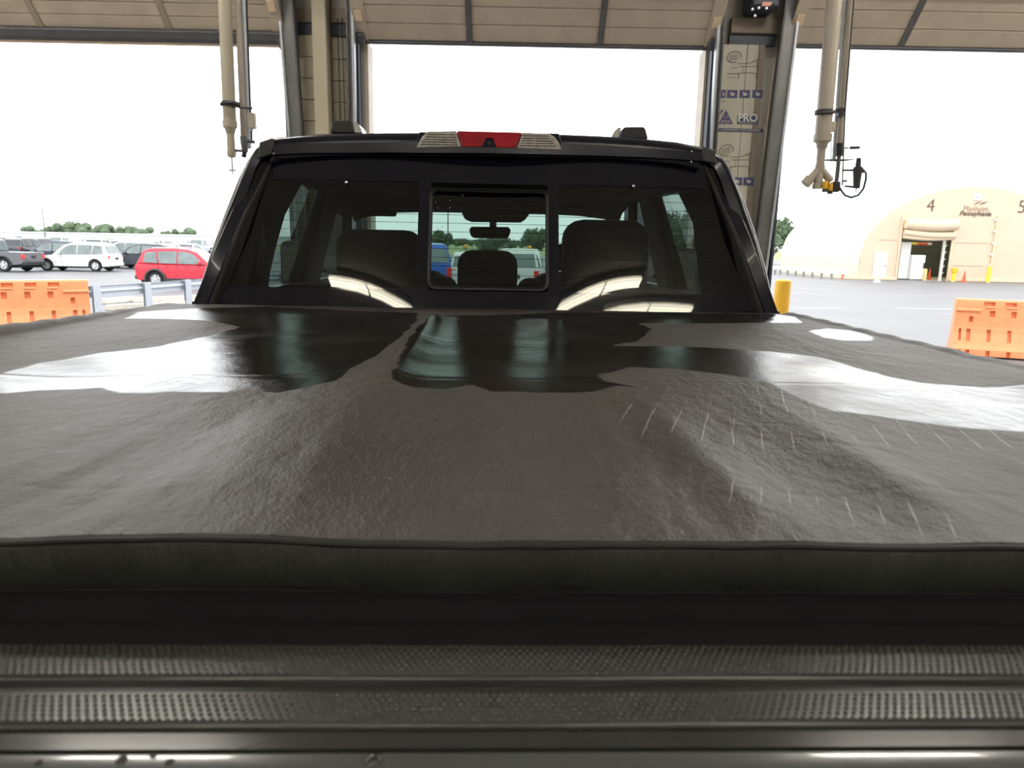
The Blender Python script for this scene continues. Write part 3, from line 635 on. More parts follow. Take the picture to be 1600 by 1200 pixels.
# edges: rolled over the bed rails, scalloped between the fasteners
el = np.clip((-.955-X)/.07, 0, 1); er = np.clip((X-.92)/.065, 0, 1)
Z += .024*np.sin(el*pi*.75)*np.clip((2.2-Y)/.9, .12, 1) + .002*np.sin(Y*60)*el - .03*el**4
Z += .008*np.sin(er*pi*.7)-.03*er**3 + .0025*np.sin(Y*55)*er
Z += 1.46
# wetness, as a signed distance to where water lies (metres)
polys = [[(-60, 600), (0, 580), (60, 563), (150, 548), (250, 535), (330, 518), (372, 506), (330, 499), (260, 497), (195, 496), (215, 487), (300, 481), (420, 478), (655, 488), (650, 505), (625, 535), (600, 553), (560, 578), (525, 603), (480, 611), (430, 615), (390, 605), (350, 612), (290, 610), (230, 612), (185, 612), (160, 602), (60, 607), (0, 614), (-60, 618)],
 [(680, 492), (650, 520), (633, 545), (626, 562), (622, 580), (612, 588), (608, 600), (690, 606), (740, 600), (762, 609), (850, 612), (925, 611), (965, 600), (1010, 606), (940, 593), (938, 583), (985, 570), (1060, 574), (1130, 583), (1200, 597), (1240, 617), (1300, 640), (1420, 655), (1520, 668), (1640, 676), (1640, 602), (1530, 603), (1440, 597), (1360, 576), (1280, 553), (1200, 545), (1100, 541), (960, 538), (1000, 526), (1020, 512), (1000, 504), (1120, 503), (1255, 504), (1245, 494), (1200, 489), (900, 487)],
 [(1262, 517), (1290, 512), (1330, 515), (1364, 525), (1362, 531), (1320, 531), (1285, 526)],
 [(630, 596), (690, 597), (700, 602), (650, 605), (615, 601)]]
sd = np.full(X.shape, 9.0)
P2 = np.stack([X, Y], -1)
for pl in polys:
    q = np.array([tuple(TZ(x, y, 1.462))[:2] for x, y in pl]); d = np.full(X.shape, 9.0); ins = np.zeros(X.shape, bool)
    for i in range(len(q)):
        a = q[i]; b2 = q[(i+1) % len(q)]; e = b2-a; w = P2-a
        tt = np.clip((w @ e)/(e @ e+1e-12), 0, 1); d = np.minimum(d, np.linalg.norm(w-tt[..., None]*e, axis=-1))
        c1 = (a[1] > Y) != (b2[1] > Y); ins ^= c1 & (X < (b2[0]-a[0])*(Y-a[1])/(b2[1]-a[1]+1e-12)+a[0])
    sd = np.minimum(sd, np.where(ins, -d, d))
Z -= .0012*np.clip(-sd/.05, 0, 1)*0
vs = np.stack([X, Y-1.3, Z-1.4], -1).reshape(-1, 3)
ii = np.arange(nx*ny).reshape(ny, nx); quads = np.stack([ii[:-1, :-1], ii[:-1, 1:], ii[1:, 1:], ii[1:, :-1]], -1).reshape(-1, 4)
me = bpy.data.meshes.new('vinyl_sheet'); me.vertices.add(len(vs)); me.vertices.foreach_set('co', vs.ravel())
me.loops.add(quads.size); me.loops.foreach_set('vertex_index', quads.ravel().astype(np.int32)); me.polygons.add(len(quads)); me.polygons.foreach_set('loop_start', np.arange(0, quads.size, 4, dtype=np.int32))
me.polygons.foreach_set('use_smooth', np.ones(len(quads), bool)); me.update(calc_edges=True)
at = me.attributes.new('wet_distance', 'FLOAT', 'POINT'); at.data.foreach_set('value', sd.ravel().astype(np.float32))
# vinyl: grained, dull where dry, a smooth film where wet, with pale scuffs
VM = bpy.data.materials.new('wet_vinyl'); VM.use_nodes = True; nt = VM.node_tree; L = nt.links; b = nt.nodes['Principled BSDF']
tc = node(nt, 'ShaderNodeTexCoord'); O_ = tc.outputs['Object']; s3 = node(nt, 'ShaderNodeSeparateXYZ'); L.new(O_, s3.inputs[0])
def noise(scale, det=4., st=None, nt=nt, src=O_):
    n = node(nt, 'ShaderNodeTexNoise', Scale=scale, Detail=det)
    if st: mp = node(nt, 'ShaderNodeMapping'); mp.inputs['Scale'].default_value = st; nt.links.new(src, mp.inputs[0]); nt.links.new(mp.outputs[0], n.inputs['Vector'])
    else: nt.links.new(src, n.inputs['Vector'])
    return n.outputs[0]
m_ = lambda op, a, b_=None, c=None: mth(op, a, b_, nt, c)
def ramp(x, a, bq):
    n = node(nt, 'ShaderNodeMapRange', interpolation_type='SMOOTHSTEP'); n.inputs['From Min'].default_value = a; n.inputs['From Max'].default_value = bq; L.new(x, n.inputs['Value']); return n.outputs[0]
wa = node(nt, 'ShaderNodeAttribute', attribute_name='wet_distance')
dist = m_('ADD', wa.outputs['Fac'], m_('MULTIPLY', m_('SUBTRACT', noise(14.), .5), .03))
wet = m_('SUBTRACT', 1., ramp(dist, -.006, .004))
mott = noise(5., 6., (1, .5, 1)); fine = noise(60., 5., (1, .6, 1))
cdry = node(nt, 'ShaderNodeMix', data_type='RGBA'); L.new(mott, cdry.inputs[0]); cdry.inputs[6].default_value = (.036, .031, .028, 1); cdry.inputs[7].default_value = (.100, .089, .081, 1)
# scuffs: families of thin pale scratches
def scr(period, wob, x0, x1, y0, y1, slope, thr=.965):
    xx = m_('ADD', m_('ADD', s3.outputs[0], m_('MULTIPLY', s3.outputs[1], slope)), m_('MULTIPLY', m_('SUBTRACT', noise(wob), .5), .009))
    s_ = ramp(m_('SINE', m_('MULTIPLY', xx, 2*pi/period)), thr, 1.)
    bx = m_('MULTIPLY', m_('MULTIPLY', ramp(s3.outputs[0], x0, x0+.03), m_('SUBTRACT', 1., ramp(s3.outputs[0], x1-.03, x1))), m_('MULTIPLY', ramp(s3.outputs[1], y0, y0+.03), m_('SUBTRACT', 1., ramp(s3.outputs[1], y1-.02, y1))))
    return m_('MULTIPLY', m_('MULTIPLY', s_, bx), ramp(noise(11.), .40, .58))
sc1 = scr(.024, 9., .17, .36, -.85, -.73, -.41); sc2 = scr(.033, 12., .14, .62, -.62, -.30, -.36, .988)
spk = m_('MULTIPLY', ramp(noise(210., 2.), .66, .70), m_('MULTIPLY', m_('SUBTRACT', 1., ramp(m_('ABSOLUTE', m_('ADD', s3.outputs[0], .083)), .012, .022)), m_('SUBTRACT', 1., ramp(m_('ABSOLUTE', m_('ADD', s3.outputs[1], .718)), .006, .012))))
scf = m_('MINIMUM', m_('ADD', m_('MULTIPLY', m_('ADD', sc1, sc2), .9), spk), 1.)
c2 = node(nt, 'ShaderNodeMix', data_type='RGBA'); L.new(scf, c2.inputs[0]); L.new(cdry.outputs[2], c2.inputs[6]); c2.inputs[7].default_value = (.50, .48, .46, 1)
c3 = node(nt, 'ShaderNodeMix', data_type='RGBA'); L.new(wet, c3.inputs[0]); L.new(c2.outputs[2], c3.inputs[6]); c3.inputs[7].default_value = (.03, .026, .023, 1)
L.new(c3.outputs[2], b.inputs['Base Color'])
rd = m_('ADD', .36, m_('MULTIPLY', mott, .12)); rw = m_('ADD', .08, m_('MULTIPLY', ramp(noise(3.2), .44, .68), .17))
L.new(m_('ADD', m_('MULTIPLY', rd, m_('SUBTRACT', 1., wet)), m_('MULTIPLY', rw, wet)), b.inputs['Roughness'])
b.inputs['Specular IOR Level'].default_value = .5
hgt = m_('ADD', m_('MULTIPLY', fine, .6), m_('MULTIPLY', noise(420., 2.), .35))
hgt = m_('ADD', hgt, m_('ADD', m_('MULTIPLY', noise(15., 4., (1, .5, 1)), 1.5), m_('MULTIPLY', noise(42., 3., (1, .5, 1)), .7)))
rn = node(nt, 'ShaderNodeTexNoise', Scale=26., Detail=3.); rn.noise_type = 'RIDGED_MULTIFRACTAL'; mpr = node(nt, 'ShaderNodeMapping'); mpr.inputs['Scale'].default_value = (1, .55, 1); L.new(O_, mpr.inputs[0]); L.new(mpr.outputs[0], rn.inputs['Vector'])
hgt = m_('ADD', hgt, m_('MULTIPLY', m_('MULTIPLY', rn.outputs[0], ramp(noise(4.), .40, .62)), -.22))
bst = m_('ADD', m_('MULTIPLY', m_('SUBTRACT', 1., wet), .8), .16)
bp = node(nt, 'ShaderNodeBump', Distance=.004); L.new(bst, bp.inputs['Strength']); L.new(hgt, bp.inputs['Height']); L.new(bp.outputs[0], b.inputs['Normal'])
me.materials.append(VM)
sh = bpy.data.objects.new('vinyl_sheet', me); COL.objects.link(sh); sh.parent = TC; ORG[sh.name] = Vector((0, 1.3, 1.4))
# hem along the tailgate: flap, piping, double stitching
zf = Z[0]; xf = X[0]; idx = list(range(0, nx, 3))
HEM = M('vinyl_hem', (.026, .029, .025), .55, var=.25, scale=14, stretch=(1, 1, .3), bump=.3, bscale=120)
mb = MB(); rows = []
for dz, dy in ((0, .0), (-.002, -.004), (-.006, -.0055), (-.020, -.006), (-.034, -.004), (-.0385, -.001), (-.0385, .008)): rows.append([Vector((xf[i], .452+dy+.0008*sin(xf[i]*40), zf[i]*.35+1.46*.65+dz if dz < -.01 else zf[i]+dz)) for i in idx])
mb.grid(rows); hem = mb.build('hem_flap', HEM, TC, sharp=70, thick=0)
MB().ring([Vector((xf[i], .4475, zf[i]-.002)) for i in idx], .0022, 6).build('hem_piping', M('black_piping', (.006, .006, .006), .6), hem)
for dz in (-.0335,):
    MB().ring([Vector((xf[i], .4465, 1.46*.65+zf[i]*.35+dz-.002)) for i in idx], .0012, 5).build('stitching', M('dark_thread', (.01, .01, .01), .7), hem)
mb = MB(); mb.bb(-.93, .93, .455, .50, 1.385, 1.43); mb.build('rear_bar', BLKM, TC, bevel=.006)
mb = MB(); mb.bb(-.93, .93, .41, .456, 1.37, 1.398); mb.build('bulb_seal', RUBBER, TC, bevel=.006)
for y0_ in (1.028, 1.43, 1.93): mb = MB(); mb.bb(-.9, .9, y0_-.02, y0_+.02, 1.41, 1.44); mb.build('cross_bow', BLKM, TC, bevel=.006)
for s in (-1, 1): mb = MB(); mb.bb(s*.93-.03, s*.93+.03, .46, 2.15, 1.40, 1.435); mb.build('side_rail', BLKM, TC, bevel=.006)
mb = MB(); mb.bb(-.93, .93, 2.12, 2.175, 1.41, 1.45); mb.build('front_bar', BLKM, TC, bevel=.006)

# ------------------------------------------------------------------ utility drops hanging from the ceiling
def upto(q, z=5.2): d = (q[0]-q[1]).normalized(); return [q[0]+d*((z-q[0].z)/d.z)] + q
def drop_left():
    Yd = 5.62; u = lambda x, y, d=0: U(x, y, Yd+d)
    base = u(357, 190); r0 = 9.2/F*Yd
    t = thing('utility_drop', 'grey pipe drop with a reducer and slim conduits hanging left of the truck cab', 'pipes', (base.x, Yd, 5.2), org=(base.x, Yd, 5.2))
    s = r0/9.2
    MB().ring(upto([u(351, 0), u(359, 192)]), r0, 16).build('main_pipe', PVC, t)
    MB().ring([u(359, 189), u(359.4, 199)], r0*1.12, 16).build('coupling', PVC, t)
    MB().ring([u(359.5, 199), u(359.8, 203), u(360, 208)], [r0, r0*.8, r0*.68], 16).build('reducer', PVC, t)
    MB().ring([u(360, 206), u(361.5, 238)], r0*.62, 14).build('lower_pipe', PVC, t)
    MB().ring([u(361.7, 236), u(361.9, 243), u(362, 246)], [r0*.72, r0*.70, r0*.5], 14).build('end_cap', PVC, t)
    MB().ring([u(362.2, 246), u(363.5, 272)], .006, 6).build('thin_rod', STEEL, t)
    MB().box(u(363, 266), (.05, .012, .012)).build('cross_pin', STEEL, t)
    MB().ring(upto([u(372, 0, .05), u(381, 214, .05)]), 4.6*s, 12).build('conduit', PVC2, t)
    MB().ring(upto([u(380, 0, .08), u(389, 232, .08)]), 4.0*s, 12).build('conduit', STEEL, t)
    MB().ring(upto([u(385, 0), u(391, 168), u(393.5, 222)]), .007, 6).build('air_hose', RUBBER, t)
    MB().ring([u(357.5, 159), u(358, 166)], r0*1.15, 16).build('pipe_clamp', GREYTRIM, t)
    mb = MB(); mb.ring([u(345, 163, -.07), u(352, 161, -.08), u(364, 160, -.07), u(373, 162)], 2.3*s, 8); mb.ring([u(363, 165, -.06), u(374, 166)], 2.2*s, 8); mb.build('clamp_strap', BLKM, t)
    MB().ring([u(373, 167), u(394, 169)], 2*s, 8).build('bracket', BLKM, t)
    p = u(394.5, 189); mb = MB(); mb.box(p, (9*s, .05, 22*s)); mb.build('junction_box', PVC, t, bevel=.006)
    MB().ring([u(394, 199), u(394, 205)], 2*s, 8).build('box_fitting', STEEL, t)
    MB().ring([u(380.5, 213), u(382, 224), u(383, 238)], [5.2*s, 5.6*s, 4.2*s], 10).build('valve', DARKM, t)
    MB().ring([u(366, 235), u(383, 236)], 2*s, 8).build('bracket', DARKM, t)
    mb = MB(); mb.ring([u(384, 220), u(398, 222)], 2.4*s, 8); mb.build('bracket', BLKM, t)
    MB().ring([u(382, 238), u(381, 246)], 3.5*s, 8).build('hose_end', RUBBER, t)
drop_left()
def drop_right():
    Yd = 5.6; u = lambda x, y, d=0: U(x, y, Yd+d); s = Yd/F
    base = u(1290, 100); r0 = 11.3*s
    t = thing('utility_drop', 'grey pipe drop with a forked end and yellow plugs, right of the cab', 'pipes', (base.x, Yd, 5.2), org=(base.x, Yd, 5.2))
    MB().ring(upto([u(1304, 0), u(1285.5, 213)]), r0, 16).build('main_pipe', PVC2, t)
    MB().ring([u(1286, 210), u(1285, 221)], r0*1.14, 16).build('coupling', PVC2, t)
    MB().ring([u(1285, 221), u(1284.6, 225), u(1284, 232)], [r0, r0*.72, r0*.66], 16).build('reducer', PVC2, t)
    MB().ring([u(1284, 229), u(1281, 264)], r0*.54, 14).build('lower_pipe', PVC2, t)
    MB().ring([u(1281.5, 258), u(1281, 268)], r0*.62, 14).build('fork_collar', PVC2, t)
    mb = MB(); mb.ring([u(1281, 263), u(1264, 282)], r0*.52, 12); mb.ring([u(1280, 263), u(1278, 288)], r0*.58, 12); mb.ring([u(1281, 263), u(1298, 283)], r0*.5, 12); mb.build('fork', PVC2, t)
    MB().ring([u(1266, 279), u(1258, 288)], r0*.66, 14).build('fork_mouth', PVC, t)
    MB().ring([u(1278, 287), u(1277.5, 295)], r0*.72, 14).build('fork_mouth', PVC, t)
    for x, y in ((1289, 291), (1297, 294)):
        MB().ring([u(x+.5, y-8, -.05), u(x, y+4, -.05)], 3.6*s, 10).build('yellow_plug', YEL, t); MB().ring([u(x, y+4, -.05), u(x-.3, y+9, -.05)], 4*s, 10).build('plug_end', GREYTRIM, t)
    mb = MB(); mb.box(u(1305, 292), (11*s, .06, 15*s)); mb.build('air_block', BLKM, t, bevel=.008)
    MB().ring(upto([u(1329, 0, .05), u(1312, 226, .05)]), 5.2*s, 12).build('conduit', PVC2, t)
    MB().ring(upto([u(1320.5, 0, .08), u(1303, 250, .08)]), 3.2*s, 10).build('conduit', STEEL, t)
    MB().ring(upto([u(1334, 0), u(1321, 160), u(1316, 290)]), .005, 6).build('air_hose', RUBBER, t)
    MB().ring([u(1287.5, 172), u(1287, 179)], r0*1.12, 16).build('pipe_clamp', GREYTRIM, t)
    mb = MB(); mb.ring([u(1278, 177, -.04), u(1284, 176, -.07), u(1300, 176, -.05), u(1310, 172)], 2.6*s, 8); mb.box(u(1312, 176), (8*s, .06, 12*s)); mb.build('clamp_strap', BLKM, t)
    mb = MB(); mb.box(u(1301, 198), (7*s, .03, 14*s)); mb.build('outlet_plate', PVC, t)
    MB().ring([u(1312.5, 224), u(1311, 244)], [6*s, 5*s], 10).build('regulator', BLKM, t)
    MB().ring([u(1311, 244), u(1308, 275), u(1306, 290)], 3.2*s, 8).build('lower_conduit', DARKM, t)
    mb = MB(); mb.ring([u(1312, 231), u(1326, 231)], 1.4*s, 8); mb.build('lever_arm', STEEL, t)
    MB().ring([u(1328, 231), u(1343, 230.5)], 2.1*s, 8).build('lever_grip', BLKM, t)
    MB().ring([u(1284, 250), u(1310, 250.5), u(1334, 249.5)], [1*s, 1.8*s, .6*s], 8).build('crossbar', BLKM, t)
    for a, b in (((1316, 266), (1334, 266)), ((1320, 291), (1334, 292)), ((1316, 283), (1323, 282.5))):
        MB().ring([u(*a), u(*b)], 1.5*s, 8).build('tool_hook', BLKM, t)
    MB().ring([u(1298, 215), u(1299, 262), u(1293, 275)], .003, 5).build('wire', RUBBER, t)
    tl_ = thing('air_tool', 'black air tool with a looped hose hanging on the right pipe drop', 'tool', tuple(u(1337, 270)), org=tuple(u(1337, 270)))
    mb = MB(); mb.ring([u(1342, 247, -.02), u(1340.5, 262, -.02)], [3.4*s, 4*s], 10); mb.build('nozzle', BLKM, tl_)
    mb = MB(); mb.ring([u(1340.5, 261, -.02), u(1340, 267, -.02), u(1338.5, 290, -.02), u(1338, 294, -.02)], [6.4*s, 6.6*s, 4.8*s, 5.2*s], 10); mb.build('body', BLKM, tl_)
    MB().ring([u(1341, 263, -.02), u(1350, 268, -.02)], [5*s, 3*s], 8).build('elbow', GREYTRIM, tl_)
    MB().ring([u(1338, 294, -.02), u(1337.5, 302, -.02)], [.006, .002], 6).build('needle', STEEL, tl_)
    pts = [(1350, 267), (1353, 270), (1353, 280), (1349, 295), (1341, 305), (1330, 308.5), (1320, 305), (1314, 297), (1311, 291)]
    MB().ring([u(x, y, -.02) for x, y in pts], 1.7*s, 8).build('hose', M('green_black_hose', (.02, .05, .05), .5), tl_)
drop_right()

# ------------------------------------------------------------------ plastic barriers, guard rail, kerbs, bollard
def barrier(a, b, zg, lab, n_mid=6, flip=1):
    """a: end seen nearest the truck (ground point), b: far end; the face turned to the camera is recessed with slots"""
    a = Vector(a); b = Vector(b); d = (b-a); Ln = d.length; d.normalize(); nrm_ = Vector((d.y, -d.x, 0))
    if nrm_.y > 0: nrm_ = -nrm_
    t = thing('road_barrier', lab, 'barrier', tuple(a), org=tuple(a), group='orange plastic road barriers outside the doors')
    prof = [(.30, 0), (.30, .13), (.27, .19), (.235, .21), (.22, .25), (.15, .46), (.125, .60), (.12, .70), (.118, .80), (.115, .86), (.115, .88), (.11, .97), (.107, 1.06), (.10, 1.13), (.08, 1.16)]
    def pt(s, h, off=0, side=1): 
        w = float(np.interp(h, [p[1] for p in prof], [p[0] for p in prof])); return a+d*s+nrm_*side*(w+off)+Vector((0, 0, h))
    n_mid = max(2, round((Ln-.30)/.37))
    cols = sorted(set([0, .02, Ln-.02, Ln])); slots = []
    P_ = (Ln-.30)/n_mid
    for k in range(n_mid+1):                            # lower and foot slots
        s0 = .24+k*P_*.97
        slots.append((s0, s0+.075, 3.5, 5)); slots.append((s0+.0, s0+.075, 0, 1))
    slots.append((.10, .15, 3.5, 5)); slots.append((.1, .15, 0, 1))
    for k in range(1, n_mid): slots.append((.02+k*P_+.22, .02+k*P_+.32, 8.5, 10)); slots.append((.0+k*P_+.12, .0+k*P_+.32, 11.5, 13))
    slots.append((.26, .34, 6.5, 8))
    for q in slots: cols += [q[0], q[1]]
    cols = sorted(set(round(c, 4) for c in cols if 0 <= c <= Ln))
    hs = [p[1] for p in prof]
    slotz = {3.5: (.29, .54), 0: (.0, .115), 8.5: (.80, .93), 11.5: (1.03, 1.11), 6.5: (.68, .80)}
    for q in slotz.values(): hs += list(q)
    hs = sorted(set(round(h, 4) for h in hs))
    rec = {}
    for q in slots:
        z0, z1 = slotz[q[2]]
        for i in range(len(cols)-1):
            for j in range(len(hs)-1):
                cm, hm_ = (cols[i]+cols[i+1])/2, (hs[j]+hs[j+1])/2
                if q[0] < cm < q[1] and z0 < hm_ < z1: rec[(i, j)] = 1
    mb = MB()
    for i in range(len(cols)-1):
        for j in range(len(hs)-1):
            f = [pt(cols[i], hs[j]), pt(cols[i+1], hs[j]), pt(cols[i+1], hs[j+1]), pt(cols[i], hs[j+1])]
            if (i, j) in rec:
                g_ = [p-nrm_*.07 for p in f]; mb.add(g_, [(0, 1, 2, 3)])
                for (di, dj, e0, e1) in ((0, -1, 0, 1), (1, 0, 1, 2), (0, 1, 2, 3), (-1, 0, 3, 0)):
                    if (i+di, j+dj) not in rec: mb.add([f[e0], f[e1], g_[e1], g_[e0]], [(0, 1, 2, 3)])
            else: mb.add(f, [(0, 1, 2, 3)])
    back = [[pt(s, h, 0, -1) for s in (0, Ln)] for h in hs]; mb.grid(back, False)
    mb.add([pt(0, hs[-1]), pt(Ln, hs[-1]), pt(Ln, hs[-1], 0, -1), pt(0, hs[-1], 0, -1)], [(0, 1, 2, 3)])
    for s in (0, Ln):
        pp = [pt(s, h) for h in hs]+[pt(s, h, 0, -1) for h in reversed(hs)]; mb.add(pp, [tuple(range(len(pp)))])
    mb.build('shell', ORANGE, t)
    # grip ledges that stand proud
    for s0, s1, h in ((0, .46, .93),) + tuple((.0+k*P_+.14, .0+k*P_+.34, 1.0) for k in range(1, n_mid)):
        mb = MB(); rr_ = .035 if s0 == 0 else .016
        mb.ring([pt(s0+.01, h, .012), pt(s1, h, .012)], rr_, 8); mb.build('ledge', ORANGE, t)
    return t
g0 = UZ(138, 494, -.5)
def at_depth(px, Y, z): p = U(px, 400, Y); return Vector((U(px, 480, Y).x, Y, z))
barrier(at_depth(141, 14.9, -.42), at_depth(-150, 13.3, -.42), 0, 'orange barrier in front of the steel guard rail, left of the truck')
barrier(at_depth(1492, 15.0, -.46), at_depth(1800, 13.8, -.46), 0, 'orange barrier on the right, alone on the open asphalt')
barrier(at_depth(-4, 17.0, -.5), at_depth(-150, 16.4, -.5), 0, 'second orange barrier, just a sliver at the left edge behind the first', n_mid=4)

def guardrail(pts, zg, lab, h=.78, post_mat=STEEL, rail_mat=STEEL, pw=.17, over=(1.5, 1.5), scale=1.0, name='guard_rail', front=False):
    P_ = [Vector((p.x, p.y, zg)) for p in pts]
    t = thing(name, lab, 'guard rail', tuple(P_[0]), org=tuple(P_[0]))
    d0 = (P_[1]-P_[0]).normalized(); d1 = (P_[-1]-P_[-2]).normalized()
    path = [P_[0]-d0*over[0]]+P_+[P_[-1]+d1*over[1]]
    prof = [(.0, 0), (.05, .035), (.05, .09), (.0, .155), (.05, .22), (.05, .275), (0, .31)]
    rows = []
    for i, p in enumerate(path):
        dd = (path[min(i+1, len(path)-1)]-path[max(0, i-1)]).normalized(); nn = Vector((-dd.y, dd.x, 0))
        if (nn.y < 0) != front: nn = -nn
        rows.append([p+nn*(.10+o)+Vector((0, 0, h-.34+q)) for o, q in prof])
    mb = MB(); mb.grid(rows, False); mb.build('beam', rail_mat, t, thick=.008)
    for p in P_:
        dd = d0; R_ = Matrix.Rotation(atan2(dd.y, dd.x), 3, 'Z')
        mb = MB(); mb.box(p+Vector((0, 0, (h-.0)/2)), (pw, .016, h), R_); mb.box(p+R_ @ Vector((0, .10, h/2-.0)), (pw, .016, h-.02), R_); mb.box(p+R_ @ Vector((0, .05, h/2)), (.016, .1, h), R_); mb.box(p+R_ @ Vector((pw/2-.008, .05, h/2)), (.016, .1, h), R_)
        po = mb.build('post', post_mat, t)
    return t
gp = [U(124-80*1.0, 470, 17.6), U(153, 470, 19.2), U(233, 470, 20.9), U(296, 470, 22.6), U(352, 470, 24.3), U(402, 470, 26.), U(446, 470, 27.7)]
guardrail(gp, -.5, 'galvanised guard rail with square posts between the left orange barrier and the red car', h=.83, pw=.21, over=(.1, 1.5))
KERBG = M('grey_post', (.30, .28, .25), .7)
gr2 = [UZ(x, y, -.5) for x, y in ((1210, 428.5), (1218, 429), (1229.5, 430), (1242, 431), (1254.5, 432.3), (1268, 433.5), (1282.5, 435), (1298, 436))]
guardrail(gr2, -.5, 'pale guard rail on thin posts along the side of the fabric hangar', h=.72, post_mat=KERBG, rail_mat=WHITE, pw=.14, over=(4, 1.6), front=True)
KERB = M('pale_kerb', (.60, .56, .48), .8, var=.12, scale=4)
for (xa, ya, xb, yb, lab) in ((160, 474, 206, 470, 'pale concrete kerb block behind the guard rail, nearest the orange barrier'), (168, 484, 322, 474, 'long low pale kerb behind the guard rail, second from the barrier'), (207, 471.5, 318, 467, 'pale concrete kerb block behind the guard rail, below the red car')):
    p = UZ(xa, ya, -.48); q = UZ(xb, yb, -.48); d = (q-p).normalized(); n_ = Vector((-d.y, d.x, 0))*.16
    mb = MB(); mb.loft([[p+d*s-n_+Vector((0, 0, -.02)), p+d*s+n_+Vector((0, 0, -.02)), p+d*s+n_*.7+Vector((0, 0, .14)), p+d*s-n_*.7+Vector((0, 0, .14))] for s in (0, (q-p).length)], smooth=False)
    tag(mb.build('kerb_block', KERB, bevel=.02, org=tuple(p)), lab, 'kerb')
p = U(1222, 460, 9.0); R1 = .098; mb = MB()
t = thing('bollard', 'thick yellow bollard just outside the door, right of the truck cab', 'bollard', (p.x, 9.0, -.1), org=(p.x, 9.0, -.1))
zt = U(1222, 437.5, 9.0).z
MB().lathe([(R1, -.12), (R1, zt-.03), (R1*.97, zt-.012), (R1*.8, zt), (0, zt+.012)], (p.x, 9.0, 0), 'Z', 24).build('post', YEL, t)
MB().lathe([(R1+.02, -.12), (R1+.02, -.08), (R1, -.07)], (p.x, 9, 0), 'Z', 20).build('collar', CONC, t)

# ------------------------------------------------------------------ cars
PAINT = {}
def paint(n, c, rough=.28):
    if n not in PAINT: PAINT[n] = M('car_paint_'+n, c, rough, coat=.5, var=.04)
    return PAINT[n]
STY = {
 'suv': dict(low=[(0, .30), (.0, .50), (.015, .60), (.70, .575), (.80, .535), (.93, .46), (.985, .40), (1.0, .28), (.985, .17), (.02, .18)], top=[(.015, .60), (.055, .80), (.075, .93), (.13, .985), (.38, 1.0), (.50, .975), (.58, .90), (.715, .575)], wins=[[(.085, .64), (.10, .89), (.20, .915), (.22, .62)], [(.235, .62), (.215, .915), (.395, .925), (.40, .61)], [(.415, .61), (.41, .925), (.49, .915), (.555, .85), (.655, .60)]], bk=((.022, .62), (.065, .89)), fr=((.53, .945), (.69, .60)), wx=(.19, .80), wr=.205),
 'pickup': dict(low=[(0, .30), (.0, .60), (.40, .605), (.70, .58), (.80, .56), (.95, .53), (.99, .46), (1.0, .28), (.985, .20), (.02, .24)], top=[(.40, .60), (.405, .95), (.43, .99), (.60, .995), (.645, .95), (.735, .58)], wins=[[(.425, .63), (.43, .92), (.525, .93), (.53, .62)], [(.545, .62), (.54, .93), (.625, .92), (.70, .615)]], bk=((.398, .66), (.403, .92)), fr=((.645, .94), (.725, .62)), wx=(.21, .80), wr=.215),
 'camper': dict(low=[(0, .30), (.0, .60), (.40, .605), (.70, .58), (.80, .56), (.95, .53), (.99, .46), (1.0, .28), (.985, .20), (.02, .24)], top=[(.005, .60), (.05, .93), (.07, .985), (.38, 1.0), (.43, .99), (.60, .995), (.645, .95), (.735, .58)], wins=[[(.06, .66), (.08, .9), (.36, .92), (.37, .64)], [(.425, .63), (.43, .92), (.525, .93), (.53, .62)], [(.545, .62), (.54, .93), (.625, .92), (.70, .615)]], bk=((.008, .66), (.045, .90)), fr=((.645, .94), (.725, .62)), wx=(.21, .80), wr=.215),
 'sedan': dict(low=[(0, .32), (.0, .60), (.03, .655), (.14, .66), (.70, .63), (.82, .585), (.95, .50), (.99, .42), (1.0, .28), (.98, .16), (.02, .17)], top=[(.12, .66), (.22, .88), (.27, .96), (.38, 1.0), (.48, .985), (.56, .92), (.72, .63)], wins=[[(.20, .69), (.27, .92), (.38, .945), (.39, .67)], [(.405, .67), (.40, .945), (.47, .93), (.55, .87), (.66, .65)]], bk=((.125, .68), (.24, .92)), fr=((.50, .965), (.70, .65)), wx=(.19, .81), wr=.235),
}
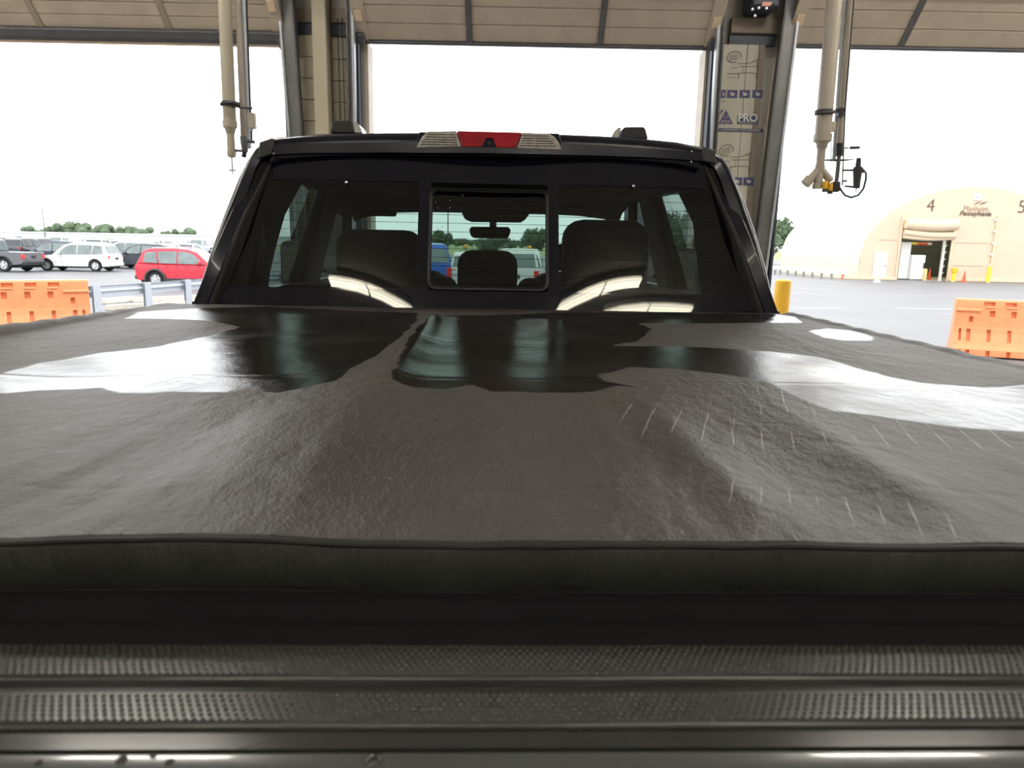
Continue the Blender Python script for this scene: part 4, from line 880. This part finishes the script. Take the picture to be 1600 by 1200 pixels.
def car(lab, style, px, Y, rz, col, Ls=4.6, W_=1.86, H=1.7, name='car', cat='car', detail=2, glassm=None, archm=None, group=None, zg=-.5, anchor=.5, rails=False, two_tone=None):
    S_ = STY[style]; glassm = glassm or CARGL; x0 = U(px, 420, Y).x
    t = thing(name, lab, cat, (x0, Y, zg), rz, group=group)
    hw_ = lambda x, z: W_/2*(1-.10*max(0, (abs(x-.5)-.38)/.12)**2)*(1 if z <= .6 else 1-.26*(z-.6)/.4)*(1 if z > .3 else .97)
    P3 = lambda x, z, s, d=0: Vector(((x-anchor)*Ls, s*(hw_(x, z)+d), z*H))
    low = []; wr = S_['wr']*H; ar = wr*1.16
    L0 = S_['low']; bottom_rear, bottom_front = L0[-1], L0[-2]
    poly = list(L0[:-1])
    for wxx in (S_['wx'][1], S_['wx'][0]):
        n = 8
        for k in range(n+1):
            a = k/n*pi; zz = (wr+ar*sin(a))/H; xx = wxx+ar*cos(a)/Ls
            zb = bottom_front[1]
            poly.append((xx, max(zz, zb) if 0 < k < n else zb))
    poly.append(bottom_rear)
    mb = MB(); n = len(poly); vs = [P3(x, z, -1) for x, z in poly]+[P3(x, z, 1) for x, z in poly]
    mb.add(vs, [tuple(range(n)), tuple(range(2*n-1, n-1, -1))]+[(i, i+n, (i+1) % n+n, (i+1) % n) for i in range(n)])
    mb.build('body', col, t, bevel=.03 if detail > 1 else 0)
    mb = MB(); tp = S_['top']; n = len(tp); vs = [P3(x, z, -1) for x, z in tp]+[P3(x, z, 1) for x, z in tp]
    mb.add(vs, [tuple(range(n)), tuple(range(2*n-1, n-1, -1))]+[(i, i+n, (i+1) % n+n, (i+1) % n) for i in range(n)])
    mb.build('cabin', two_tone or col, t, bevel=.05 if detail > 1 else 0)
    for w in S_['wins']:
        for s in (-1, 1):
            mb = MB(); mb.slab([P3(x, z, s, .006) for x, z in w], (0, -s*.01, 0)); mb.build('window', glassm, t)
    for nm, (a, b) in (('rear_window', S_['bk']), ('windscreen', S_['fr'])):
        o = -.012 if nm[0] == 'r' else .012
        mb = MB(); mb.add([Vector(((a[0]-anchor)*Ls+o, s*hw_(*a)*.9, a[1]*H)) for s in (-1, 1)]+[Vector(((b[0]-anchor)*Ls+o, s*hw_(*b)*.9, b[1]*H+.01)) for s in (1, -1)], [(0, 1, 2, 3)]); mb.build(nm, glassm, t)
    mb = MB(); mb.bb((.04-anchor)*Ls, (.96-anchor)*Ls, -W_*.38, W_*.38, wr*.6, .30*H); mb.build('underbody', RUBBER, t)
    for wxx in S_['wx']:
        for s in (-1, 1):
            cx = (wxx-anchor)*Ls; cy = s*(W_/2-.12)
            mb = MB(); mb.lathe([(wr*.62, -.10), (wr*.95, -.11), (wr, -.06), (wr, .06), (wr*.95, .11), (wr*.62, .10)], (cx, cy, wr), 'Y', 20, caps=False); ty = mb.build('tyre', RUBBER, t)
            mb = MB(); o = s*.085; mb.lathe([(wr*.66, o), (wr*.60, o), (wr*.56, o*.4), (wr*.56, -o)], (cx, cy, wr), 'Y', 16, caps=False)
            mb.lathe([(wr*.56, o*.3), (0, o*.3)], (cx, cy, wr), 'Y', 16, caps=False)
            mb.lathe([(wr*.16, o*1.05), (wr*.16, o*.5)], (cx, cy, wr), 'Y', 10)
            for k in range(5 if detail > 1 else 3):
                a = 2*pi*k/(5 if detail > 1 else 3); R_ = Matrix.Rotation(a, 3, 'Y'); mb.box(Vector((cx, cy+o*.85, wr))+R_ @ Vector((0, 0, wr*.36)), (wr*.16, .03, wr*.5), R_)
            mb.build('rim', RIM, ty)
            if archm:
                pts = [(cx+ar*1.04*cos(a), cy+s*.115, wr+ar*1.04*sin(a)) for a in np.linspace(-.15, pi+.15, 12)]
                MB().ring(pts, .055, 6).build('arch_trim', archm, t)
    for s in (-1, 1):
        b0 = S_['low'][1]
        mb = MB(); mb.box(P3(.012, .50, s, -.11), (.09, .24, .13*H*.6+.05)) if style in ('suv', 'sedan') else mb.box(P3(.008, .47, s, -.09), (.11, .20, .44 if style == 'camper' else .26)); mb.build('tail_lamp', TAIL, t, bevel=.02 if detail > 1 else 0)
        mb = MB(); mb.box(P3(.965, .43, s, -.14), (.14, .30, .12)); mb.build('head_lamp', LAMPW, t, bevel=.02 if detail > 1 else 0)
        if detail > 0:
            mb = MB(); mb.box(P3(.62, .635, s, .10), (.12, .20, .14)); mb.build('side_mirror', col, t, bevel=.03 if detail > 1 else 0)
        if rails: MB().ring([P3(.16, 1.0, s, -.03), P3(.2, 1.015, s, -.03), P3(.42, 1.025, s, -.03), P3(.47, 1.0, s, -.03)], .018, 6).build('roof_rail', RIM, t)
        if archm: mb = MB(); mb.bb((S_['wx'][0]+.09-anchor)*Ls, (S_['wx'][1]-.09-anchor)*Ls, s*W_/2-.03, s*W_/2+.02, .17*H, .235*H); mb.build('sill_trim', archm, t)
        if detail > 1:
            for xx in (.31, .50): mb = MB(); mb.bb((xx-anchor)*Ls-.1, (xx-anchor)*Ls+.08, s*W_/2-.01, s*W_/2+.025, .525*H, .545*H); mb.build('door_handle', col, t, bevel=.006)
            for xx in ((.225, .405, .60) if style != 'pickup' else (.42, .535, .66)):
                mb = MB(); mb.add([P3(xx-.0015, z, s, .003) for z in (.25, .58)]+[P3(xx+.0015, z, s, .003) for z in (.58, .25)], [(0, 1, 2, 3)]); mb.build('door_seam', RUBBER, t)
    mb = MB(); mb.bb((-.012-anchor)*Ls, (.03-anchor)*Ls, -W_*.42, W_*.42, .20*H, .30*H); mb.build('rear_bumper', archm or (TRIM if style == 'pickup' else col), t, bevel=.02 if detail > 1 else 0)
    mb = MB(); mb.bb((-.006-anchor)*Ls, (.004-anchor)*Ls, -.16, .16, .42*H, .50*H); mb.build('number_plate', GREYTRIM, t)
    return t
RED = paint('red', (.62, .015, .04)); WHT = paint('white', (.78, .78, .76)); GRY = paint('grey', (.135, .135, .145)); DRK = paint('charcoal', (.045, .05, .062)); SIL = paint('silver', (.42, .44, .46)); BLU = paint('blue', (.02, .13, .55)); NAVY = paint('navy', (.05, .06, .09)); TAN = paint('pale', (.6, .6, .6))
car('red compact SUV with grey arches behind the guard rail', 'suv', 305, 31.6, radians(5), RED, 4.45, 1.84, 1.66, 'red_car', archm=GREYTRIM, rails=True, zg=-.5)
car('grey pickup truck at the left edge, nose out of the picture', 'pickup', -15, 41.5, pi-radians(4), GRY, 5.5, 1.9, 1.86, 'parked_pickup', 'truck', archm=TRIM)
car('white SUV with a red tail lamp behind the orange barrier', 'suv', 123, 43.5, pi+radians(4), WHT, 4.6, 1.86, 1.70, 'white_car', rails=True)
car('dark grey crossover between the white SUV and the red car', 'suv', 224, 48.2, pi+radians(-4), DRK, 4.6, 1.85, 1.66, 'dark_car')
car('dark blue-grey crossover parked behind the grey pickup', 'suv', 84, 48.5, pi+radians(8), NAVY, 4.7, 1.88, 1.72, 'dark_car')
car('silver SUV with roof rails behind the white SUV', 'suv', 196, 52, pi+radians(5), SIL, 4.7, 1.88, 1.78, 'silver_car', rails=True)
far = [(14, 66, 'pickup', 'white', 'white pickup far behind the grey pickup'), (46, 70, 'suv', 'charcoal', 'dark SUV in the far row, left of the light pole'), (72, 72, 'suv', 'grey', 'grey SUV in the far row, just right of the light pole'), (98, 70, 'sedan', 'navy', 'dark low car in the far row, above the white SUV bonnet'), (122, 72, 'sedan', 'charcoal', 'charcoal low car in the far row, above the white SUV roof'), (155, 66, 'pickup', 'white', 'white pickup in the far row, above the white SUV tail'), (182, 74, 'suv', 'white', 'white SUV in the far row behind the silver SUV'), (211, 74, 'sedan', 'silver', 'silver low car in the far row, right of the silver SUV'), (238, 64, 'suv', 'white', 'white SUV with a dark window directly above the red car roof'), (268, 70, 'sedan', 'white', 'white low car in the far row, above the red car windscreen'), (300, 70, 'sedan', 'pale', 'pale low car in the far row, above the red car bonnet')]
cm_ = dict(white=WHT, charcoal=DRK, grey=GRY, navy=NAVY, silver=SIL, pale=TAN)
for i_, (px, Y, st_, c_, lb) in enumerate(far): car(lb, st_, px, 65 if i_ % 2 else 73, pi/2+radians(random.uniform(-4, 4)), cm_[c_], random.uniform(4.5, 5.2), 1.85, {'suv': 1.75, 'sedan': 1.5, 'pickup': 1.85}[st_], 'far_car', 'car', detail=1, glassm=CARGLD, group='cars in the far rows of the lot')
k_ = 0; cnt_ = {}
for Y in (92, 114):
    for px in range(-10, 330, {92: 27, 114: 24}[Y]):
        lm_ = 'the grey pickup' if px < 65 else 'the white SUV' if px < 187 else 'the red car'; cnt_[(Y, lm_)] = cnt_.get((Y, lm_), 0)+1
        c_ = random.choice([WHT, WHT, WHT, TAN, SIL, WHT]); st_ = random.choice(['suv', 'sedan', 'suv', 'pickup'])
        car(ORD[cnt_[(Y, lm_)]-1]+' pale car from the left in the '+('nearer' if Y < 100 else 'farther')+' hazy row above '+lm_, st_, px, Y, pi/2*random.choice([1, -1])+radians(random.uniform(-3, 3)), c_, 4.7, 1.85, {'suv': 1.75, 'sedan': 1.5, 'pickup': 1.9}[st_], 'far_car', 'car', detail=0, glassm=CARGL, group='pale cars in the rear rows'); k_ += 1
car('blue pickup with a canopy, seen through the rear window and windscreen', 'camper', 669, 27, pi/2+radians(11), BLU, 5.6, 1.95, 2.10, 'blue_pickup', 'truck', two_tone=BLU, anchor=0)
car('white pickup with a canopy, seen through the windscreen right of the headrest', 'camper', 806, 27.5, pi/2-radians(4), WHT, 5.6, 1.95, 1.94, 'white_pickup', 'truck', anchor=0)
car('white car between the blue and white pickups, seen through the windscreen', 'suv', 733, 33, pi/2+radians(4), WHT, 4.6, 1.85, 1.70, 'white_car', anchor=0)
# amber lamps on slim posts beyond the pickups
for px, py, Y, lb in ((728, 385, 60, 'amber warning lamp on a slim post, left of the inner mirror'), (827.5, 386.5, 60, 'amber warning lamp on a slim post, right of the inner mirror')):
    p = U(px, py, Y); t = thing('warning_lamp', lb, 'lamp', (p.x, Y, -.5), org=(p.x, Y, -.5))
    mb = MB(); mb.ring([(p.x, Y, -.5), (p.x, Y, p.z-.1)], .04, 8); mb.build('post', DARKM, t)
    mb = MB(); mb.lathe([(.10, -.14), (.2, -.1), (.2, .08), (.12, .14), (0, .16)], p, 'Z', 14); mb.build('amber_lens', M('amber', (.9, .38, .03), .3), t)

# ------------------------------------------------------------------ fabric hangar
FAB = M('hangar_fabric', (.68, .52, .385), .75, var=.03, scale=.8); FABS = M('hangar_side_fabric', (.80, .72, .50), .7, var=.03, scale=.5); FAB2 = M('hangar_fold', (.70, .56, .40), .75, var=.05); SEAM = M('fabric_seam', (.52, .38, .27), .8); INK = M('brown_lettering', (.10, .075, .055), .6)
YH = 52.7; HZ = -.5
hp = [U(x, y, YH) for x, y in ((1340, 437), (1342, 410), (1346, 388), (1356, 364), (1379, 340), (1411, 318.5), (1451, 302.5), (1490, 293.5), (1530, 290.5))]
HX = hp[-1].x; hp[0].z = HZ
AR = [(p.x-HX, p.z) for p in hp]; AR += [(-x, z) for x, z in reversed(AR[:-1])]
from_x = sorted(AR)
def archz(x): return float(np.interp(x, [p[0] for p in AR], [p[1] for p in AR]))
# smoother outline
th = np.linspace(0, 1, len(AR)); tt = np.linspace(0, 1, 49)
cx_ = np.array(AR)[:, 0]; cz_ = np.array(AR)[:, 1]
sm = lambda c: np.convolve(np.pad(np.interp(tt, th, c), 2, 'edge'), [.1, .2, .4, .2, .1], 'valid')
AX, AZ = sm(cx_), sm(cz_); AX[0], AZ[0], AX[-1], AZ[-1] = cx_[0], HZ, cx_[-1], HZ
HG = thing('hangar', 'large tan fabric hangar with arched roof and numbered doors across the asphalt', 'building', (HX, YH, HZ), org=(HX, YH, HZ))
mb = MB(); mb.grid([[Vector((HX+AX[i], y, AZ[i])) for i in range(49)] for y in (YH, YH+4, YH+8, YH+12, YH+15.5)]); mb.build('arched_side', FABS, HG, sharp=80)
da, db = U(1401, 437, YH).x-HX, U(1479, 437, YH).x-HX
zd = U(1440, 371, YH).z
dd0, dd1 = -db, -da
brk = sorted(set(list(AX)+[da, db, dd0, dd1]))
mb = MB(); az = lambda x: float(np.interp(x, AX, AZ))
for a, b in zip(brk[:-1], brk[1:]):
    m = (a+b)/2; zl = HZ
    if da < m < db: zl = zd
    mb.add([(HX+a, YH, min(zl, az(a))), (HX+b, YH, min(zl, az(b))), (HX+b, YH, az(b)), (HX+a, YH, az(a))], [(0, 1, 2, 3)])
mb.build('end_wall', FAB, HG)
for zz in (.65, 2.3):
    mb = MB(); mb.bb(HX+db+.3, HX-db-.3, YH-.03, YH, zz, zz+.05); mb.build('wall_seam', SEAM, HG)
mb = MB(); mb.bb(HX+AX[4]+1.2, HX+da-.3, YH-.03, YH, 2.4, 2.44); mb.build('wall_seam', SEAM, HG)
mb = MB(); mb.bb(HX-9, HX+9, YH-.12, YH, HZ, HZ+.28); 
# kick skirts either side of the opening
for a, b in ((-9.1, da-.1), (db+.1, 9.1)): mb = MB(); mb.bb(HX+a, HX+b, YH-.14, YH-.0, HZ, HZ+.25); mb.build('ground_skirt', FAB2, HG, bevel=.05)
for px in (1407, 1488, 1553):
    p = U(px, 400, YH); q = U(px-6, 437, YH)
    x_ = U(px-9, 437, YH).x
    mb = MB(); mb.bb(x_-.06, x_+.06, YH-.12, YH, HZ, U(px, 336, YH).z); mb.build('door_guide', FAB2, HG, bevel=.02)
# gathered fabric door above the opening
xw0, xw1 = HX+da-.0, HX+db
zr0 = U(1450, 341, YH).z
for k, (z, r, d_) in enumerate(((zr0-.42, .42, .30), (zr0-1.02, .24, .26), (zr0-1.36, .15, .2), (zd+.1, .12, .12))):
    n_ = 9; pts = [Vector((xw0+(xw1-xw0)*i/(n_-1), YH-d_, z-.10*sin(pi*i/(n_-1))*(k < 3)-.02*i*(k == 1))) for i in range(n_)]
    MB().ring(pts, [r*(.75+.25*sin(pi*min(1, (i+1)/4)/2)) for i in range(n_)], 12).build('fabric_roll', FAB2, HG)
# inside of the hangar behind the opening
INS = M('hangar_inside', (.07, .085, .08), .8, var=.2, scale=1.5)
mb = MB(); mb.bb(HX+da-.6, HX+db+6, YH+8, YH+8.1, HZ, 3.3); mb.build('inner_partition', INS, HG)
for x_ in (-5, -1): MB().ring([(HX+x_, YH+2, 4.4), (HX+x_, YH+7, 4.4)], .12, 8).build('hangar_fill_tube', LAMP, HG)  # unseen glowing tubes added to brighten the hangar inside
mb = MB(); mb.bb(HX-8.5, HX+8.5, YH+.2, YH+15, HZ, HZ+.02); mb.build('hangar_floor', CONC, HG)
mb = MB(); mb.bb(HX+db-.35, HX+db-.22, YH+.3, YH+.5, HZ, zd); mb.build('door_mast', WHITE, HG)
for k in range(6): MB().ring([(HX+db-.28, YH+.4, HZ+.4+k*.5), (HX+db-.05, YH+.4, HZ+.65+k*.5)], .03, 6).build('mast_brace', WHITE, HG)
mb = MB(); px_ = [U(1361.5, 437, YH).x, U(1382, 437, YH).x]; mb.bb(px_[0], px_[1], YH-.10, YH-.01, HZ+.05, U(1375, 394.5, YH).z); pd = mb.build('personnel_door', WHITE, HG, bevel=.02)
mb = MB(); mb.bb(px_[1]-.14, px_[1]-.08, YH-.15, YH-.10, .5, .6); mb.build('door_handle', DARKM, pd)
q = [U(x, y, YH) for x, y in ((1521, 303), (1534, 303.2), (1533, 313), (1520, 312.8))]; mb = MB(); mb.slab([p+Vector((0, -.06, 0)) for p in q], (0, .05, 0)); sg = mb.build('wall_sign', WHITE, HG)
mb = MB(); a = U(1524, 308.5, YH-.08); b = U(1530.5, 309, YH-.08); mb.bb(a.x, b.x, YH-.065, YH-.06, a.z-.05, a.z+.05); mb.build('sign_print', M('pale_blue_print', (.35, .4, .6), .6), sg)
t4 = U(1454.5, 322, YH-.03); text_on('numeral', '4', 1.30, t4, INK, HG, bold=-.012); t5 = U(1597, 324, YH-.03); text_on('numeral', '5', 1.30, t5, INK, HG, bold=-.012)
text_on('lettering', 'Manheim', .62, U(1525, 326.5, YH-.03), M('faint_lettering', (.24, .18, .12), .6), HG, wid=1.75, bold=-.006)
text_on('lettering', 'Pennsylvania', .48, U(1524, 334, YH-.03), INK, HG, shear=.25, bold=.012, wid=2.3)
for pts in ([(1521, 320.5), (1527, 316), (1536, 314.3), (1528, 317.5)], [(1529, 320), (1535, 317), (1544, 314.5), (1537, 318.5)]):
    mb = MB(); mb.slab([U(x, y, YH-.03) for x, y in pts], (0, .02, 0)); mb.build('logo_stroke', INK, HG)
for k in range(5): mb = MB(); p = U(1556-k*2.6, 344+k*18, YH-.1); mb.lathe([(.09, 0), (.07, -.08), (0, -.1)], p, 'Y', 8); mb.build('wall_lug', WHITE, HG)
# things in and before the hangar
def prop(name, lab, cat, x, y, z=HZ): return thing(name, lab, cat, (x, y, z), org=(x, y, z))
def wp(px, py, Y): return U(px, py, Y)
xa, xb2 = wp(1401, 430, YH+.8).x, wp(1422, 400, YH+.8).x
t = prop('white_board', 'tall white panel at the left of the hangar door', 'panel', xa, YH+.8); mb = MB(); mb.bb(xa+.1, xb2, YH+.8, YH+.9, HZ, wp(1420, 378.5, YH+.8).z); mb.build('sheet', WHITE, t); mb = MB(); mb.bb(xa+.1, xb2, YH+.78, YH+.80, HZ, HZ+.12); mb.build('foot', GREYTRIM, t)
xa, xb2 = wp(1421, 430, YH+.6).x, wp(1443, 420, YH+.6).x
t = prop('white_cabinet', 'low white box beside the tall white panel in the hangar door', 'cabinet', xa, YH+.6); mb = MB(); mb.bb(xa, xb2, YH+.5, YH+1.0, HZ+.08, wp(1435, 398.5, YH+.6).z); mb.build('cabinet_body', WHITE, t, bevel=.03); mb = MB(); mb.bb(xa+.05, xb2-.05, YH+.55, YH+.95, HZ, HZ+.1); mb.build('plinth', GREYTRIM, t); mb = MB(); mb.bb(xb2-.12, xb2-.02, YH+.47, YH+.5, .4, .8); mb.build('handle', GREYTRIM, t)
p = wp(1440, 381, YH+2.0)
t = prop('clearance_bar', 'orange and yellow clearance bar hanging inside the hangar door', 'bar', p.x, YH+2, p.z)
xs_ = [wp(x, 381, YH+2).x for x in (1424, 1433, 1449, 1455.5)]
for i, m in enumerate((YELB, CONE, WHITE)): MB().ring([(xs_[i], YH+2, p.z), (xs_[i+1], YH+2, p.z)], .09, 10).build('bar_segment', m, t)
for x_ in (xs_[0]+.2, xs_[3]-.2): MB().ring([(x_, YH+2, p.z), (x_, YH+2, p.z+.9)], .012, 5).build('hanging_wire', DARKM, t)
def cone(px, py, Y, lab, h=.75):
    x = UZ(px, py, HZ).x if Y is None else wp(px, py, Y).x; Y = Y or UZ(px, py, HZ).y
    t = prop('traffic_cone', lab, 'cone', x, Y); mb = MB(); mb.bb(x-.19, x+.19, Y-.19, Y+.19, HZ, HZ+.04); mb.build('base', CONE, t)
    mb = MB(); mb.lathe([(.14, HZ+.04), (.03, HZ+h), (0, HZ+h)], (x, Y, 0), 'Z', 14); mb.build('cone_body', CONE, t)
cone(1452, 431, YH+2, 'red-orange cone inside the hangar door', .9); cone(1506, 438, YH-.6, 'pale orange cone in front of the hangar wall between the yellow posts', .8); cone(1317, 435, YH+.8, 'small red cone at the end of the pale guard rail', .7)
def ypost(px, ytop, Y, lab, r=.11, mat=YELB):
    x = wp(px, 438, Y).x; zt = wp(px, ytop, Y).z; t = prop('bollard', lab, 'bollard', x, Y); MB().lathe([(r, HZ), (r, zt-.05), (r*.7, zt), (0, zt+.02)], (x, Y, 0), 'Z', 14).build('post', mat, t); MB().lathe([(r+.03, HZ), (r+.03, HZ+.05), (r, HZ+.06)], (x, Y, 0), 'Z', 14).build('collar', CONC, t); return t, x
ypost(1543.5, 416, YH-.9, 'tall bright yellow bollard right of the hangar lettering', .14)
ypost(1444, 420, YH+.1, 'tan bollard beside the white box in the hangar door', .13, M('tan_paint', (.65, .5, .2), .5))
t, x = ypost(1489, 424, YH-.7, 'yellow post carrying a small amber box beside the hangar door', .12)
mb = MB(); mb.box((x, YH-.75, wp(1490, 422.5, YH).z), (.42, .2, .36)); mb.build('amber_box', M('amber_box', (.80, .42, .01), .5), t, bevel=.03)
mb = MB(); p = UZ(1370, 441, HZ); mb.lathe([(.24, HZ), (.2, HZ+.12), (.08, HZ+.2), (0, HZ+.2)], (p.x, p.y, 0), 'Z', 10); tag(mb.build('white_bucket', WHITE, org=(p.x, p.y, HZ)), 'small white lump lying on the asphalt before the personnel door', 'litter')
for px, py in ((1340, 438), (1337, 436)): pass

# ------------------------------------------------------------------ trees, light pole, far shed
def tree(px, Y, h, w, lab, z0=-.5, group=None, n=900, low=.25, seed=0, name='tree'):
    r_ = np.random.default_rng(seed+int(px)); x = U(px, 370, Y).x
    t = thing(name, lab, 'tree', (x, Y, z0), org=(x, Y, z0), group=group)
    MB().ring([(x, Y, z0), (x+.02*h, Y, z0+h*.35), (x, Y, z0+h*.7)], [h*.035, h*.025, h*.01], 8).build('trunk', BARK, t)
    nb = 9; cs = np.stack([r_.normal(0, .26, nb)*w, r_.normal(0, .2, nb)*w, z0+h*(low+.2+(.72-low-.1)*r_.random(nb))], 1); rs = w*(.20+.12*r_.random(nb))
    mb = MB()
    for c, r in zip(cs, rs):
        ico = [(sin(a)*cos(b)*r, sin(a)*sin(b)*r, cos(a)*r*.9) for a in np.linspace(.1, pi-.1, 6) for b in np.linspace(0, 2*pi, 8, endpoint=False)]
        o = len(mb.v); mb.add([Vector((x, Y, 0))+Vector(c)+Vector(q)*.82 for q in ico], [(i*8+j, i*8+(j+1) % 8, (i+1)*8+(j+1) % 8, (i+1)*8+j) for i in range(5) for j in range(8)])
    vs = []; fs = []
    k = r_.integers(0, nb, n); dirs = r_.normal(size=(n, 3)); dirs /= np.linalg.norm(dirs, axis=1)[:, None]
    P_ = cs[k]+dirs*rs[k][:, None]*(.85+.3*r_.random(n))[:, None]; s_ = h*.035
    for p in P_:
        a = Vector(r_.normal(size=3))*s_; b = Vector(r_.normal(size=3))*s_; c = Vector((x, Y, 0))+Vector(p); mb.add([c-a, c+b, c+a], [(0, 1, 2)])
    cr_ = mb.build('crown', HAZE_LEAF, t); return t
G1 = 'trees along the horizon on the left'
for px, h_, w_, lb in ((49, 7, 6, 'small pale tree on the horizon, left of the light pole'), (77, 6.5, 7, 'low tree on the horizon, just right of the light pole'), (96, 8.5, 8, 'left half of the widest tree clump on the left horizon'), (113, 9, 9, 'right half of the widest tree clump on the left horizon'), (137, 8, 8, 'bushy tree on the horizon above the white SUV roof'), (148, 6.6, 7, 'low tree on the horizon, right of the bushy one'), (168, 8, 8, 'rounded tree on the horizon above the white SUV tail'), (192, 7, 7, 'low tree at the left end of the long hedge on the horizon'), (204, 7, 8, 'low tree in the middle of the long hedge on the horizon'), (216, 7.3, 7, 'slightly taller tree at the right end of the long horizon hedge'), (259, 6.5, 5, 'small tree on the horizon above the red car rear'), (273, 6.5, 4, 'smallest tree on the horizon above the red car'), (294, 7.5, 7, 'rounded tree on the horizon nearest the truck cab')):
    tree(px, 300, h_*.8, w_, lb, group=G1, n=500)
G2 = 'trees seen through the windscreen'
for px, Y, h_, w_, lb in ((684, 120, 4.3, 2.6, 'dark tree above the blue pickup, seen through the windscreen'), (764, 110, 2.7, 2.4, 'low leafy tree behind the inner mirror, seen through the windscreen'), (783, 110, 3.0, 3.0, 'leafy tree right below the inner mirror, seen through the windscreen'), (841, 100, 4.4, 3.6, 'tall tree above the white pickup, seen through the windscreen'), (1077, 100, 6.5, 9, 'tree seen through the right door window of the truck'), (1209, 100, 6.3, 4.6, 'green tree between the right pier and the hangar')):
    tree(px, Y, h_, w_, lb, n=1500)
GX = (700, 712, 724, 738, 752, 805, 817, 830, 600, 620, 640, 890, 915, 940)
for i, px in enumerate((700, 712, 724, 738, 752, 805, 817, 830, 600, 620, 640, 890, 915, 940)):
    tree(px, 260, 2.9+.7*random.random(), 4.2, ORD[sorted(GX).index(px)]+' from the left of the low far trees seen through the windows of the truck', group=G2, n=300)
SHED = M('white_shed_wall', (.80, .82, .82), .6, var=.03)
xa, xb2 = U(-60, 370, 240).x, U(440, 370, 240).x
t = thing('long_shed', 'long low white shed in front of the horizon trees on the left', 'building', ((xa+xb2)/2, 240, -.5), org=((xa+xb2)/2, 240, -.5))
rz_ = lambda px, py: U(px, py, 240).z
mb = MB(); zA, zB = rz_(0, 361), rz_(440, 369)
mb.bb(xa, xb2, 240, 256, -.5, zA-.35); mb.build('wall', SHED, t)
mb = MB(); mb.loft([[(x, 239.4, zA-.35), (x, 248, zA+.0), (x, 256.6, zA-.35), (x, 248, zA-.5)] for x in (xa-.5, xb2+.5)], smooth=False); mb.build('roof', SHED, t)
a = U(66, 327, 120); t = thing('light_pole', 'thin dark light pole standing above the far parked cars on the left', 'pole', (a.x, 120, -.5), org=(a.x, 120, -.5))
MB().ring([(a.x, 120, -.5), (a.x, 120, a.z)], [.11, .07], 8).build('shaft', DARKM, t)
mb = MB(); mb.box((a.x, 120, a.z), (.5, .3, .12)); mb.build('lamp_head', DARKM, t)
b = U(700, 340, 90); t = thing('utility_pole', 'slim pole seen through the windscreen, left of the inner mirror', 'pole', (b.x, 90, -.5), org=(b.x, 90, -.5)); MB().ring([(b.x, 90, -.5), (b.x, 90, 6.5)], .07, 8).build('shaft', DARKM, t)
mb = MB(); mb.box((b.x, 90, 6.5), (.6, .3, .15)); mb.build('lamp_head', DARKM, t)
